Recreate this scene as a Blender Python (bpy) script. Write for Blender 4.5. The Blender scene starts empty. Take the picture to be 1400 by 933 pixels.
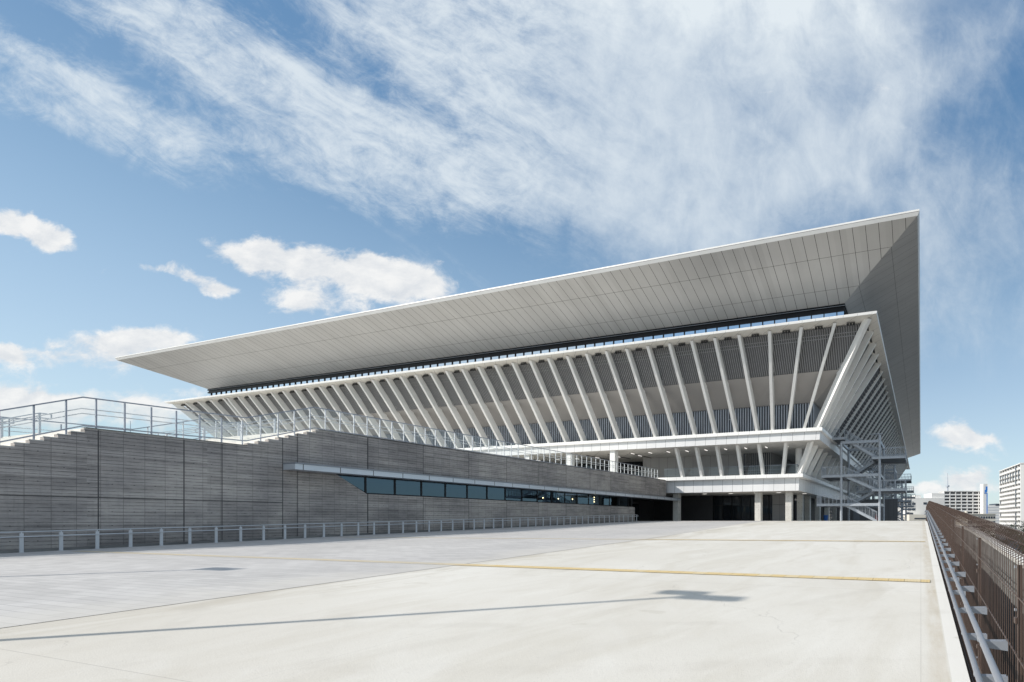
import bpy, bmesh, math, random
from mathutils import Vector
random.seed(7)
SC = bpy.context.scene
COL = SC.collection
R = math.radians

# ------------------------------------------------------------------ camera frame of the place
FPX, CX, HY = 660.0, 1052.0, 712.0
TH = math.atan((1259 - CX) / FPX)
C_, S_ = math.cos(TH), math.sin(TH)
EYE = 1.6

# ------------------------------------------------------------------ node helpers
class NT:
    def __init__(self, nt):
        self.nt = nt
    def n(self, t, **kw):
        nd = self.nt.nodes.new(t)
        for k, v in kw.items():
            setattr(nd, k, v)
        return nd
    def link(self, a, b):
        self.nt.links.new(a, b)
    def put(self, sock, v):
        if v is None:
            return
        if hasattr(v, 'is_output') or isinstance(v, bpy.types.NodeSocket):
            self.link(v, sock)
        else:
            if sock.type == 'RGBA' and not hasattr(v, '__len__'):
                v = (v, v, v, 1)
            elif sock.type == 'RGBA' and len(v) == 3:
                v = (*v, 1)
            sock.default_value = v
    def m(self, op, a, b=None, c=None, clamp=False):
        nd = self.n('ShaderNodeMath', operation=op)
        nd.use_clamp = clamp
        self.put(nd.inputs[0], a)
        if b is not None: self.put(nd.inputs[1], b)
        if c is not None: self.put(nd.inputs[2], c)
        return nd.outputs[0]
    def add(self, a, b): return self.m('ADD', a, b)
    def sub(self, a, b): return self.m('SUBTRACT', a, b)
    def mul(self, a, b): return self.m('MULTIPLY', a, b)
    def sstep(self, v, lo, hi):
        nd = self.n('ShaderNodeMapRange', interpolation_type='SMOOTHSTEP')
        self.put(nd.inputs['Value'], v)
        nd.inputs['From Min'].default_value = lo
        nd.inputs['From Max'].default_value = hi
        return nd.outputs[0]
    def lin(self, v, a, b, c, d):
        nd = self.n('ShaderNodeMapRange')
        self.put(nd.inputs['Value'], v)
        for k, x in zip(('From Min', 'From Max', 'To Min', 'To Max'), (a, b, c, d)):
            nd.inputs[k].default_value = x
        return nd.outputs[0]
    def mix(self, f, a, b, blend='MIX'):
        nd = self.n('ShaderNodeMix', data_type='RGBA', blend_type=blend)
        self.put(nd.inputs[0], f); self.put(nd.inputs[6], a); self.put(nd.inputs[7], b)
        return nd.outputs[2]
    def xyz(self, x, y, z):
        nd = self.n('ShaderNodeCombineXYZ')
        self.put(nd.inputs[0], x); self.put(nd.inputs[1], y); self.put(nd.inputs[2], z)
        return nd.outputs[0]
    def noise(self, vec, scale, detail=4, rough=.55, dist=0, col=False):
        nd = self.n('ShaderNodeTexNoise')
        if vec is not None: self.link(vec, nd.inputs['Vector'])
        nd.inputs['Scale'].default_value = scale
        nd.inputs['Detail'].default_value = detail
        nd.inputs['Roughness'].default_value = rough
        nd.inputs['Distortion'].default_value = dist
        return nd.outputs['Color' if col else 'Fac']
    def white(self, vec):
        nd = self.n('ShaderNodeTexWhiteNoise')
        nd.noise_dimensions = '3D'
        self.link(vec, nd.inputs['Vector'])
        return nd.outputs['Value']
    def pos(self):
        g = self.n('ShaderNodeNewGeometry')
        s = self.n('ShaderNodeSeparateXYZ')
        self.link(g.outputs['Position'], s.inputs[0])
        return g.outputs['Position'], s.outputs[0], s.outputs[1], s.outputs[2]
    def line(self, v, pitch, width, off=0.0):
        """1 on a joint of the given width every pitch metres"""
        u = self.m('DIVIDE', self.add(v, off), pitch)
        fr = self.m('FRACT', u)
        d = self.m('ABSOLUTE', self.sub(fr, .5))
        return self.m('GREATER_THAN', d, .5 - width / pitch / 2)

def new_mat(name):
    m = bpy.data.materials.new(name)
    m.use_nodes = True
    t = NT(m.node_tree)
    b = m.node_tree.nodes['Principled BSDF']
    return m, t, b

def plain(name, col, rough=.5, metal=0, var=.06, scale=1.5, bump=0.0, spec=.5):
    m, t, b = new_mat(name)
    p, x, y, z = t.pos()
    n = t.noise(p, scale, 5, .6)
    f = t.lin(n, .3, .7, 1 - var, 1 + var)
    mul = t.n('ShaderNodeMix', data_type='RGBA', blend_type='MULTIPLY')
    mul.inputs[0].default_value = 1
    mul.inputs[6].default_value = (*col, 1)
    t.link(t.xyz(f, f, f), mul.inputs[7])
    t.link(mul.outputs[2], b.inputs['Base Color'])
    b.inputs['Roughness'].default_value = rough
    b.inputs['Metallic'].default_value = metal
    b.inputs['Specular IOR Level'].default_value = spec
    if bump:
        bp = t.n('ShaderNodeBump'); bp.inputs['Strength'].default_value = bump
        bp.inputs['Distance'].default_value = .02
        t.link(t.noise(p, 40, 3), bp.inputs['Height']); t.link(bp.outputs[0], b.inputs['Normal'])
    return m

def panelled(name, col, pitch, width, axis, rough=.4, metal=0, off=0.0, zlines=None, dark=(.05, .05, .05), var=.04, tone=.05, spec=.5):
    """painted metal panels with open joints; axis 'x', 'y' or 's' (x+y)"""
    m, t, b = new_mat(name)
    p, x, y, z = t.pos()
    v = {'x': x, 'y': y}.get(axis) or t.add(x, y)
    j = t.line(v, pitch, width, off)
    if zlines:
        for (av, zp, zw) in zlines:
            vv = {'x': x, 'y': y, 'z': z}[av]
            d = t.m('ABSOLUTE', t.sub(vv, zp))
            j = t.m('MAXIMUM', j, t.m('LESS_THAN', d, zw / 2))
    cell = t.m('FLOOR', t.add(t.m('DIVIDE', t.add(v, off), pitch), .5))
    wn = t.white(t.xyz(cell, 3.3, 1.7))
    n = t.noise(p, .35, 5, .6)
    f = t.add(t.lin(n, .3, .7, 1 - var, 1 + var), t.lin(wn, 0, 1, -tone, tone))
    cm = t.mix(1.0, (*col, 1), t.xyz(f, f, f), 'MULTIPLY')
    cm = t.mix(j, cm, (*dark, 1))
    t.link(cm, b.inputs['Base Color'])
    b.inputs['Roughness'].default_value = rough
    b.inputs['Metallic'].default_value = metal
    b.inputs['Specular IOR Level'].default_value = spec
    return m

def glassy(name, tint, ior=1.45, extra=0.0, rough=0.0, gloss=(1, 1, 1)):
    m = bpy.data.materials.new(name); m.use_nodes = True
    nt = m.node_tree; nt.nodes.clear(); t = NT(nt)
    out = t.n('ShaderNodeOutputMaterial')
    tr = t.n('ShaderNodeBsdfTransparent'); tr.inputs[0].default_value = (*tint, 1)
    gl = t.n('ShaderNodeBsdfGlossy'); gl.inputs['Roughness'].default_value = rough
    gl.inputs['Color'].default_value = (*gloss, 1)
    fr = t.n('ShaderNodeFresnel'); fr.inputs['IOR'].default_value = ior
    f = t.m('ADD', fr.outputs[0], extra, clamp=True)
    mx = t.n('ShaderNodeMixShader')
    t.link(f, mx.inputs[0]); t.link(tr.outputs[0], mx.inputs[1]); t.link(gl.outputs[0], mx.inputs[2])
    t.link(mx.outputs[0], out.inputs[0])
    return m

def emitter(name, col, s):
    m = bpy.data.materials.new(name); m.use_nodes = True
    nt = m.node_tree; nt.nodes.clear(); t = NT(nt)
    out = t.n('ShaderNodeOutputMaterial'); e = t.n('ShaderNodeEmission')
    e.inputs[0].default_value = (*col, 1); e.inputs[1].default_value = s
    t.link(e.outputs[0], out.inputs[0])
    return m

# ------------------------------------------------------------------ mesh helpers
class MB:
    def __init__(self):
        self.v = []; self.f = []
    def quad(self, *ps):
        i = len(self.v); self.v += [tuple(p) for p in ps]; self.f.append(tuple(range(i, i + len(ps))))
        return self
    def box(self, x0, x1, y0, y1, z0, z1):
        i = len(self.v)
        self.v += [(x0, y0, z0), (x1, y0, z0), (x1, y1, z0), (x0, y1, z0), (x0, y0, z1), (x1, y0, z1), (x1, y1, z1), (x0, y1, z1)]
        for q in ((0, 3, 2, 1), (4, 5, 6, 7), (0, 1, 5, 4), (1, 2, 6, 5), (2, 3, 7, 6), (3, 0, 4, 7)):
            self.f.append(tuple(i + k for k in q))
        return self
    def hexa(self, a, b):
        """a,b: two matching quads (4 points each) joined into a solid"""
        i = len(self.v); self.v += [tuple(p) for p in a] + [tuple(p) for p in b]
        for q in ((3, 2, 1, 0), (4, 5, 6, 7), (0, 1, 5, 4), (1, 2, 6, 5), (2, 3, 7, 6), (3, 0, 4, 7)):
            self.f.append(tuple(i + k for k in q))
        return self
    def bar(self, p0, p1, w, h=None, up=(0, 0, 1)):
        h = w if h is None else h
        p0, p1 = Vector(p0), Vector(p1)
        d = (p1 - p0)
        if d.length < 1e-6: return self
        d.normalize()
        u = Vector(up)
        if abs(d.dot(u)) > .999: u = Vector((0, 1, 0))
        sx = d.cross(u).normalized(); uz = sx.cross(d).normalized()
        sx = sx * w / 2; uz = uz * h / 2
        a = [p0 - sx - uz, p0 + sx - uz, p0 + sx + uz, p0 - sx + uz]
        b = [p1 - sx - uz, p1 + sx - uz, p1 + sx + uz, p1 - sx + uz]
        return self.hexa(a, b)
    def tube(self, p0, p1, r, n=8, r1=None):
        r1 = r if r1 is None else r1
        p0, p1 = Vector(p0), Vector(p1); d = (p1 - p0)
        if d.length < 1e-6: return self
        d.normalize()
        u = Vector((0, 0, 1)) if abs(d.z) < .95 else Vector((1, 0, 0))
        a = d.cross(u).normalized(); b = a.cross(d).normalized()
        i = len(self.v)
        for P, rr in ((p0, r), (p1, r1)):
            for k in range(n):
                t = 2 * math.pi * k / n
                self.v.append(tuple(P + a * math.cos(t) * rr + b * math.sin(t) * rr))
        for k in range(n):
            self.f.append((i + k, i + (k + 1) % n, i + n + (k + 1) % n, i + n + k))
        self.f.append(tuple(i + k for k in range(n - 1, -1, -1)))
        self.f.append(tuple(i + n + k for k in range(n)))
        return self
    def path(self, pts, r, n=10):
        """one continuous tube through pts (mostly along y)"""
        pts = [Vector(p) for p in pts]; i0 = len(self.v); m = len(pts)
        for j, p in enumerate(pts):
            d = (pts[min(j + 1, m - 1)] - pts[max(j - 1, 0)]).normalized()
            u = Vector((0, 0, 1)) if abs(d.z) < .95 else Vector((1, 0, 0))
            a = d.cross(u).normalized(); b = a.cross(d).normalized()
            for k in range(n):
                t = 2 * math.pi * k / n
                self.v.append(tuple(p + a * math.cos(t) * r + b * math.sin(t) * r))
        for j in range(m - 1):
            for k in range(n):
                q = i0 + j * n
                self.f.append((q + k, q + (k + 1) % n, q + n + (k + 1) % n, q + n + k))
        self.f.append(tuple(i0 + k for k in range(n - 1, -1, -1)))
        self.f.append(tuple(i0 + (m - 1) * n + k for k in range(n)))
        return self
    def prism(self, poly, a, b):
        """poly of 3-D points; a,b: offset vectors of the two end faces"""
        a, b = Vector(a), Vector(b); n = len(poly); i = len(self.v)
        self.v += [tuple(Vector(p) + a) for p in poly] + [tuple(Vector(p) + b) for p in poly]
        self.f.append(tuple(range(i + n - 1, i - 1, -1))); self.f.append(tuple(range(i + n, i + 2 * n)))
        for k in range(n):
            self.f.append((i + k, i + (k + 1) % n, i + n + (k + 1) % n, i + n + k))
        return self
    def mesh(self, name, mat, smooth=False, tri=False, bevel=0, recalc=True):
        me = bpy.data.meshes.new(name)
        me.from_pydata(self.v, [], self.f)
        bm = bmesh.new(); bm.from_mesh(me)
        if bevel:
            bmesh.ops.bevel(bm, geom=[e for e in bm.edges if len(e.link_faces) == 2 and e.calc_face_angle(0) > .5], offset=bevel, segments=1, affect='EDGES')
        if tri:
            bmesh.ops.triangulate(bm, faces=[f for f in bm.faces if len(f.verts) > 4])
        if recalc: bmesh.ops.recalc_face_normals(bm, faces=bm.faces[:])
        bm.to_mesh(me); bm.free()
        if mat is not None: me.materials.append(mat)
        if smooth:
            for p in me.polygons: p.use_smooth = True
        me.update()
        return me
    def build(self, name, mat, parent=None, **kw):
        o = bpy.data.objects.new(name, self.mesh(name, mat, **kw))
        COL.objects.link(o)
        if parent is not None: o.parent = parent
        return o

def inst(name, me, parent, loc=(0, 0, 0), rz=0, scale=None):
    o = bpy.data.objects.new(name, me); COL.objects.link(o)
    o.location = loc; o.rotation_euler = (0, 0, rz)
    if scale: o.scale = scale
    if parent is not None: o.parent = parent
    return o

def tag(o, label, cat, group=None):
    o['label'] = label; o['category'] = cat
    if group: o['group'] = group
    return o

def thing(name, label, cat, loc=(0, 0, 0), rz=0, group=None):
    o = bpy.data.objects.new(name, None); COL.objects.link(o)
    o.location = loc; o.rotation_euler = (0, 0, rz); o.empty_display_size = .3
    return tag(o, label, cat, group)

def structure(o):
    o['kind'] = 'structure'; return o

# ------------------------------------------------------------------ ground heights
def zg(x, y):
    t = min(max(-x / 32., 0), 1)
    z = .045 * y * (1 - t) + (.157 + .0276 * y) * t
    k = .06; m = 1.56
    return -k * math.log(math.exp(-z / k) + math.exp(-m / k)) if z < 3 else m

def sheet(xs, ys, dz):
    b = MB(); nx = len(xs)
    for y in ys:
        for x in xs: b.v.append((x, y, zg(x, y) + dz))
    for j in range(len(ys) - 1):
        for i in range(nx - 1):
            a = j * nx + i
            b.f.append((a, a + 1, a + nx + 1, a + nx))
    return b

def frange(a, b, n): return [a + (b - a) * i / n for i in range(n + 1)]

# ------------------------------------------------------------------ materials
M = {}
M['white'] = panelled('white_panel', (.80, .80, .79), 1.4, .018, 's', rough=.45, dark=(.22, .22, .22), tone=.02)
M['white_plain'] = plain('white_paint', (.78, .78, .775), .45, var=.04, scale=.6)
M['band'] = panelled('light_grey_panel', (.72, .725, .735), 1.4, .03, 's', rough=.4, dark=(.08, .08, .09), tone=.025)
M['fin'] = plain('white_fin_paint', (.81, .805, .79), .5, var=.05, scale=.4)
M['soffit_x'] = panelled('soffit_panel_front', (.55, .545, .535), 1.17, .042, 'x', rough=.42, metal=.35, off=.12,
                         zlines=[('z', 27.2, .012), ('z', 25.65, .012)], dark=(.02, .02, .02), tone=.045)
M['soffit_y'] = panelled('soffit_panel_side', (.55, .545, .535), 1.25, .022, 'y', rough=.42, metal=.35, off=0,
                         zlines=[('z', 27.2, .012), ('z', 25.65, .012)], dark=(.05, .05, .05), tone=.045)
M['ledge_soffit'] = panelled('ledge_soffit_panel', (.74, .72, .67), 1.75, .03, 's', rough=.5, dark=(.12, .12, .12))
M['slope'] = panelled('sloped_grey_panel', (.345, .33, .32), 5.6, .01, 's', rough=.5, dark=(.2, .2, .2))
M['dark_metal'] = plain('dark_metal', (.012, .013, .016), .5, var=.1, spec=.25)
M['black'] = plain('black_fixture', (.02, .02, .022), .5)
M['louvre'] = plain('louvre_grey', (.29, .29, .295), .5)
M['added_bay_infill'] = plain('dark_grey_infill_blade', (.095, .097, .108), .6)
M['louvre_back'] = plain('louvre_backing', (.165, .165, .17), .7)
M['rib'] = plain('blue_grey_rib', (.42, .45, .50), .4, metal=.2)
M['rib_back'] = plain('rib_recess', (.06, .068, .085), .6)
M['glass_dark'] = plain('dark_window_glass', (.018, .023, .03), .03, var=0, spec=.7)
M['glass_clere'] = plain('sky_reflecting_glass', (.62, .71, .80), .04, metal=1, var=.02)
M['glass_rail'] = glassy('balustrade_glass', (.93, .955, .955), 1.35, .03)
M['glass_window'] = glassy('window_glass', (.30, .33, .35), 1.5, .11, gloss=(.42, .62, .82))
M['grey_panel'] = panelled('grey_wall_panel', (.34, .34, .345), 1.4, .03, 's', rough=.5, dark=(.05, .05, .05))
M['slab_soffit'] = panelled('slab_soffit_panel', (.55, .54, .52), 2.8, .05, 's', rough=.6, dark=(.12, .12, .12))
M['interior'] = plain('dark_interior', (.055, .055, .06), .6)
M['interior_wall'] = plain('room_wall', (.30, .28, .25), .7)
M['galv'] = plain('galvanised_steel', (.36, .39, .435), .45, metal=.3, var=.12, scale=4)
M['galv_dark'] = plain('grey_steel_grating', (.16, .175, .20), .55, metal=.3)
M['rail_white'] = plain('pale_rail_paint', (.52, .54, .57), .4, metal=.1)
M['rail_slate'] = plain('steel_rail', (.30, .32, .37), .38, metal=.35)
M['rail_grey'] = plain('grey_rail_paint', (.25, .27, .305), .42, metal=.2, var=.05)
M['alu'] = panelled('canopy_fascia', (.56, .60, .65), 1.74, .035, 'y', rough=.35, metal=.3, off=.17, dark=(.03, .03, .03))
M['brown'] = plain('brown_fence_paint', (.070, .045, .035), .45, var=.15, scale=3)
M['step'] = plain('pale_step_concrete', (.66, .64, .60), .75, var=.08, scale=2, bump=.15)
M['dark_grey_clad'] = panelled('dark_grey_cladding', (.10, .102, .11), .9, .03, 'x', rough=.5)
M['lamp'] = emitter('strip_lamp_light', (1, .96, .9), 1.3)
M['warm'] = emitter('warm_lamp_light', (1, .78, .42), 9)

def board_concrete():
    m, t, b = new_mat('board_marked_concrete')
    p, x, y, z = t.pos()
    bz = t.m('DIVIDE', z, .145)
    row = t.m('FLOOR', bz)
    by = t.m('DIVIDE', t.add(y, -.05), .60)
    colm = t.m('FLOOR', by)
    wn = t.white(t.xyz(row, t.m('FLOOR', t.m('DIVIDE', y, 3.5)), 0.5))
    wn2 = t.white(t.xyz(row, colm, 7.5))
    n1 = t.noise(t.xyz(x, t.mul(y, .35), t.mul(z, 5)), 2.5, 6, .65)
    n2 = t.noise(p, .35, 5, .6)
    n3 = t.noise(p, 14, 4, .7)
    v = t.add(t.lin(wn, 0, 1, -.16, .16), t.lin(wn2, 0, 1, -.09, .09))
    v = t.add(v, t.lin(n1, .3, .7, -.12, .12))
    v = t.add(v, t.lin(n2, .3, .7, -.2, .2))
    v = t.add(v, t.lin(n3, .3, .7, -.07, .07))
    v = t.add(1.0, v)
    gro = t.line(z, .145, .024, .0725)
    gnoise = t.sstep(t.noise(t.xyz(x, t.mul(y, 1.2), t.mul(z, 9)), 3, 2), .25, .6)
    gro = t.mul(gro, gnoise)
    vj = t.mul(t.line(y, .60, .014, -.05), .75)
    big = t.mul(t.line(y, 3.5, .035, -.01), t.m('GREATER_THAN', y, 17.0))
    for yy_ in (10.79, 13.23, 14.51, 16.86, 21.04):
        big = t.m('MAXIMUM', big, t.m('LESS_THAN', t.m('ABSOLUTE', t.sub(y, yy_)), .018))
    mid = t.m('LESS_THAN', t.m('ABSOLUTE', t.sub(z, 2.56)), .018)
    mid = t.mul(mid, t.m('LESS_THAN', y, 16.86))
    # tie holes
    fy = t.sub(t.m('FRACT', by), .5); fz = t.sub(t.m('FRACT', t.m('DIVIDE', t.add(z, .06), .58)), .5)
    dd = t.add(t.m('POWER', t.mul(fy, .595), 2), t.m('POWER', t.mul(fz, .58), 2))
    hole = t.m('LESS_THAN', dd, .017 ** 2)
    base = t.mix(t.sstep(n2, .35, .65), (.315, .293, .282, 1), (.37, .341, .316, 1))
    c = t.mix(1, base, t.xyz(v, v, v), 'MULTIPLY')
    g = t.m('MAXIMUM', t.mul(gro, .66), t.mul(vj, .65))
    g = t.m('MAXIMUM', g, t.mul(t.m('MAXIMUM', big, mid), .85))
    g = t.m('MAXIMUM', g, t.mul(hole, .9))
    c = t.mix(g, c, (.035, .034, .036, 1))
    # water streaks from the coping
    st = t.noise(t.xyz(x, t.mul(y, 6), t.mul(z, .25)), 1.2, 4, .6)
    c = t.mix(t.mul(t.sstep(st, .55, .75), .2), c, (.10, .095, .09, 1))
    t.link(c, b.inputs['Base Color'])
    b.inputs['Roughness'].default_value = .8
    bp = t.n('ShaderNodeBump'); bp.inputs['Strength'].default_value = .6; bp.inputs['Distance'].default_value = .02
    t.link(t.sub(t.mul(v, .25), g), bp.inputs['Height']); t.link(bp.outputs[0], b.inputs['Normal'])
    return m
M['board'] = board_concrete()

def plaza_mat():
    m, t, b = new_mat('cream_concrete_paving')
    p, x, y, z = t.pos()
    big = t.noise(p, .12, 6, .62, .6)
    mid = t.noise(t.xyz(x, t.mul(y, .35), z), .9, 6, .65, .8)
    streak = t.noise(t.xyz(t.mul(t.add(x, t.mul(y, -.25)), 1.1), t.mul(y, .22), 2.0), 1.3, 6, .6, .5)
    fine = t.noise(p, 26, 3, .7)
    spk = t.noise(p, 75, 2, .6)
    c = t.mix(t.sstep(big, .3, .7), (.565, .535, .48, 1), (.655, .632, .585, 1))
    c = t.mix(t.mul(t.sstep(mid, .42, .72), .6), c, (.515, .48, .415, 1))
    c = t.mix(t.mul(t.sstep(streak, .52, .68), .35), c, (.68, .66, .615, 1))
    c = t.mix(t.mul(t.sstep(fine, .5, .75), .22), c, (.44, .415, .37, 1))
    c = t.mix(t.mul(t.sstep(spk, .64, .72), .45), c, (.28, .265, .24, 1))
    # damp brown stain running along the kerb at the fence
    xe = t.add(x, t.mul(t.noise(t.xyz(0.0, t.mul(y, .6), 0.0), 1, 4), .14))
    st = t.mul(t.sstep(xe, .10, .20), t.sub(1.0, t.sstep(x, .235, .26)))
    st = t.mul(st, t.lin(t.noise(t.xyz(t.mul(x, 5), t.mul(y, .9), 1.0), 1.1, 6, .7), .32, .68, .05, 1.0))
    c = t.mix(t.mul(st, .8), c, (.47, .41, .32, 1))
    kerb = t.m('GREATER_THAN', x, .26)
    c = t.mix(kerb, c, (.68, .66, .62, 1))
    # dirt along the paving border and in the near left corner
    bd = t.mul(t.sstep(x, -11.75, -11.55), t.sub(1.0, t.sstep(x, -11.3, -9.8)))
    c = t.mix(t.mul(t.mul(bd, t.sstep(mid, .36, .62)), .6), c, (.43, .395, .33, 1))
    cn = t.mul(t.sub(1.0, t.sstep(t.add(t.mul(x, .5), y), -1.5, 3.0)), t.sstep(big, .35, .6))
    c = t.mix(t.mul(cn, .45), c, (.45, .41, .35, 1))
    # faint turning tracks
    for (cx_, cy_, rr, ww, aa) in ((-17.0, -9.5, 15.2, .22, .30), (-17.0, -9.5, 16.8, .22, .26), (-9.0, 22.0, 17.5, .18, .24), (-9.0, 22.0, 19.1, .18, .2), (14.0, -4.0, 21.0, .2, .2), (14.0, -4.0, 19.4, .2, .2)):
        ax = t.sub(x, cx_); ay = t.sub(y, cy_)
        d = t.m('ABSOLUTE', t.sub(t.m('SQRT', t.add(t.mul(ax, ax), t.mul(ay, ay))), t.add(rr, t.mul(t.sub(big, .5), 1.2))))
        k = t.mul(t.sub(1.0, t.sstep(d, ww * .3, ww)), t.sstep(t.noise(p, .8, 5, .7), .42, .6))
        c = t.mix(t.mul(k, aa), c, (.45, .42, .37, 1))
    # pale cement-wash patches
    ws = t.noise(t.xyz(t.mul(t.add(x, y), .5), t.mul(t.sub(y, x), .18), 6.0), .9, 6, .6, .8)
    c = t.mix(t.mul(t.sstep(ws, .54, .70), .22), c, (.69, .675, .64, 1))
    # worn tyre patches
    pt = t.noise(t.xyz(t.mul(x, 1.6), t.mul(y, 4.0), 4.0), .55, 3, .5)
    c = t.mix(t.mul(t.sstep(pt, .69, .72), .4), c, (.46, .43, .37, 1))
    # saw-cut joints
    j = t.m('MAXIMUM', t.line(y, 6.0, .012, 3.4), t.mul(t.line(x, 5.85, .010, 0.0), .6))
    c = t.mix(t.mul(j, .45), c, (.30, .28, .25, 1))
    # hairline cracks
    vo = t.n('ShaderNodeTexVoronoi', feature='DISTANCE_TO_EDGE')
    vv = t.n('ShaderNodeVectorMath', operation='ADD')
    t.link(p, vv.inputs[0])
    nv = t.n('ShaderNodeVectorMath', operation='SCALE'); nv.inputs[3].default_value = 1.6
    t.link(t.noise(p, .7, 4, .6, 0, True), nv.inputs[0]); t.link(nv.outputs[0], vv.inputs[1])
    t.link(vv.outputs[0], vo.inputs['Vector']); vo.inputs['Scale'].default_value = .16
    cr = t.mul(t.mul(t.m('LESS_THAN', vo.outputs['Distance'], .0016), t.sstep(t.noise(p, .5, 3), .48, .6)), .3)
    c = t.mix(cr, c, (.3, .28, .25, 1))
    t.link(c, b.inputs['Base Color'])
    b.inputs['Roughness'].default_value = .85
    bp = t.n('ShaderNodeBump'); bp.inputs['Strength'].default_value = .25; bp.inputs['Distance'].default_value = .01
    t.link(t.add(fine, spk), bp.inputs['Height']); t.link(bp.outputs[0], b.inputs['Normal'])
    return m

def paver_mat():
    m, t, b = new_mat('grey_block_paving')
    p, x, y, z = t.pos()
    br = t.n('ShaderNodeTexBrick')
    t.link(t.xyz(x, y, 0.0), br.inputs['Vector'])
    br.inputs['Scale'].default_value = 1.0
    br.inputs['Brick Width'].default_value = .6; br.inputs['Row Height'].default_value = .2
    br.inputs['Mortar Size'].default_value = .006; br.inputs['Mortar Smooth'].default_value = .2
    br.inputs['Color1'].default_value = (.425, .412, .402, 1); br.inputs['Color2'].default_value = (.495, .48, .468, 1)
    br.inputs['Mortar'].default_value = (.27, .26, .26, 1)
    big = t.noise(p, .25, 5, .6)
    n2 = t.noise(t.xyz(t.mul(x, .3), y, z), 1.2, 5, .65)
    f = t.add(t.lin(big, .3, .7, .93, 1.07), t.lin(n2, .3, .7, -.06, .06))
    c = t.mix(1, br.outputs['Color'], t.xyz(f, f, f), 'MULTIPLY')
    ed = t.mul(t.sstep(t.add(x, t.mul(t.sub(n2, .5), 5.0)), -14.2, -11.4), .6)
    c = t.mix(ed, c, (.53, .505, .46, 1))
    t.link(c, b.inputs['Base Color']); b.inputs['Roughness'].default_value = .8
    return m

def tactile_mat():
    m, t, b = new_mat('yellow_tactile_blocks')
    p, x, y, z = t.pos()
    fx = t.sub(t.m('FRACT', t.m('DIVIDE', x, .06)), .5); fy = t.sub(t.m('FRACT', t.m('DIVIDE', y, .06)), .5)
    d = t.add(t.m('POWER', fx, 2), t.m('POWER', fy, 2))
    dot = t.sub(1.0, t.sstep(d, .06, .14))
    j = t.line(x, .3, .012)
    n = t.noise(p, 3, 5)
    wn = t.white(t.xyz(t.m('FLOOR', t.m('DIVIDE', x, .3)), 1.0, 1.0))
    c = t.mix(t.lin(n, .3, .7, .25, .75), (.58, .41, .165, 1), (.66, .53, .30, 1))
    c = t.mix(t.mul(t.m('GREATER_THAN', wn, .8), .4), c, (.66, .60, .46, 1))
    c = t.mix(t.mul(dot, .35), c, (.72, .60, .36, 1))
    c = t.mix(t.mul(j, .7), c, (.22, .17, .1, 1))
    worn = t.add(t.sub(1.0, t.sstep(x, -12.5, -10.5)), t.mul(t.sstep(y, 14, 15), .35))
    c = t.mix(t.mul(t.m('MINIMUM', worn, 1.0), t.lin(t.noise(p, 1.3, 4), .3, .7, .5, .95)), c, (.47, .435, .37, 1))
    t.link(c, b.inputs['Base Color']); b.inputs['Roughness'].default_value = .6
    bp = t.n('ShaderNodeBump'); bp.inputs['Strength'].default_value = .6; bp.inputs['Distance'].default_value = .005
    t.link(dot, bp.inputs['Height']); t.link(bp.outputs[0], b.inputs['Normal'])
    return m

def concrete_plain(name, a, bcol, holes=False):
    m, t, b = new_mat(name)
    p, x, y, z = t.pos()
    n = t.noise(p, .8, 6, .65); f = t.noise(p, 12, 4, .7)
    c = t.mix(t.sstep(n, .3, .7), (*a, 1), (*bcol, 1))
    c = t.mix(t.mul(t.sstep(f, .5, .75), .2), c, tuple(q * .6 for q in a) + (1,))
    if holes:
        j = t.line(z, 1.9, .02, .45); c = t.mix(t.mul(j, .7), c, (.12, .12, .12, 1))
        fz = t.sub(t.m('FRACT', t.m('DIVIDE', z, .55)), .5); s = t.add(x, y)
        fs = t.sub(t.m('FRACT', t.m('DIVIDE', s, .45)), .5)
        d = t.add(t.m('POWER', t.mul(fz, .55), 2), t.m('POWER', t.mul(fs, .45), 2))
        c = t.mix(t.m('LESS_THAN', d, .0009), c, (.1, .1, .1, 1))
    t.link(c, b.inputs['Base Color']); b.inputs['Roughness'].default_value = .8
    return m
M['col_conc'] = concrete_plain('smooth_column_concrete', (.50, .49, .46), (.60, .59, .56), True)
M['city_ground'] = concrete_plain('city_asphalt', (.07, .07, .072), (.11, .108, .105))
M['retaining'] = concrete_plain('grey_retaining_concrete', (.13, .13, .128), (.22, .22, .213))

# ------------------------------------------------------------------ ground, paving
ys = frange(-14, 66, 100) + frange(72, 215, 16)
plaza = structure(sheet([-160, -90, -60, -45] + frange(-32, .27, 8) + [.41], ys, 0).build('plaza', plaza_mat(), smooth=True))
M['plaza_edge'] = concrete_plain('deck_edge_concrete', (.34, .335, .32), (.44, .43, .41))
eb = MB()
for a, b_ in zip(ys[:-1], ys[1:]):
    eb.quad((.41, a, zg(.41, a)), (.41, b_, zg(.41, b_)), (.41, b_, -7), (.41, a, -7))
eb.quad((-160, 215, 1.56), (.41, 215, 1.56), (.41, 215, -7), (-160, 215, -7))
eb.quad((-160, -14, zg(-160, -14)), (.41, -14, zg(.41, -14)), (.41, -14, -7), (-160, -14, -7))
structure(eb.build('plaza_edge', M['plaza_edge']))
pv = MB(); yy = frange(-13, 58, 90)
for y in yy:
    xr = -11.6 if y < 20 else -11.6 - (y - 20) * .085
    for x in (-32.2, -26, -21, -16, xr): pv.v.append((x, y, zg(x, y) + .006))
for j in range(len(yy) - 1):
    for i in range(4):
        a = j * 5 + i; pv.f.append((a, a + 1, a + 6, a + 5))
structure(pv.build('paving', paver_mat(), smooth=True))
TM = tactile_mat()
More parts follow.
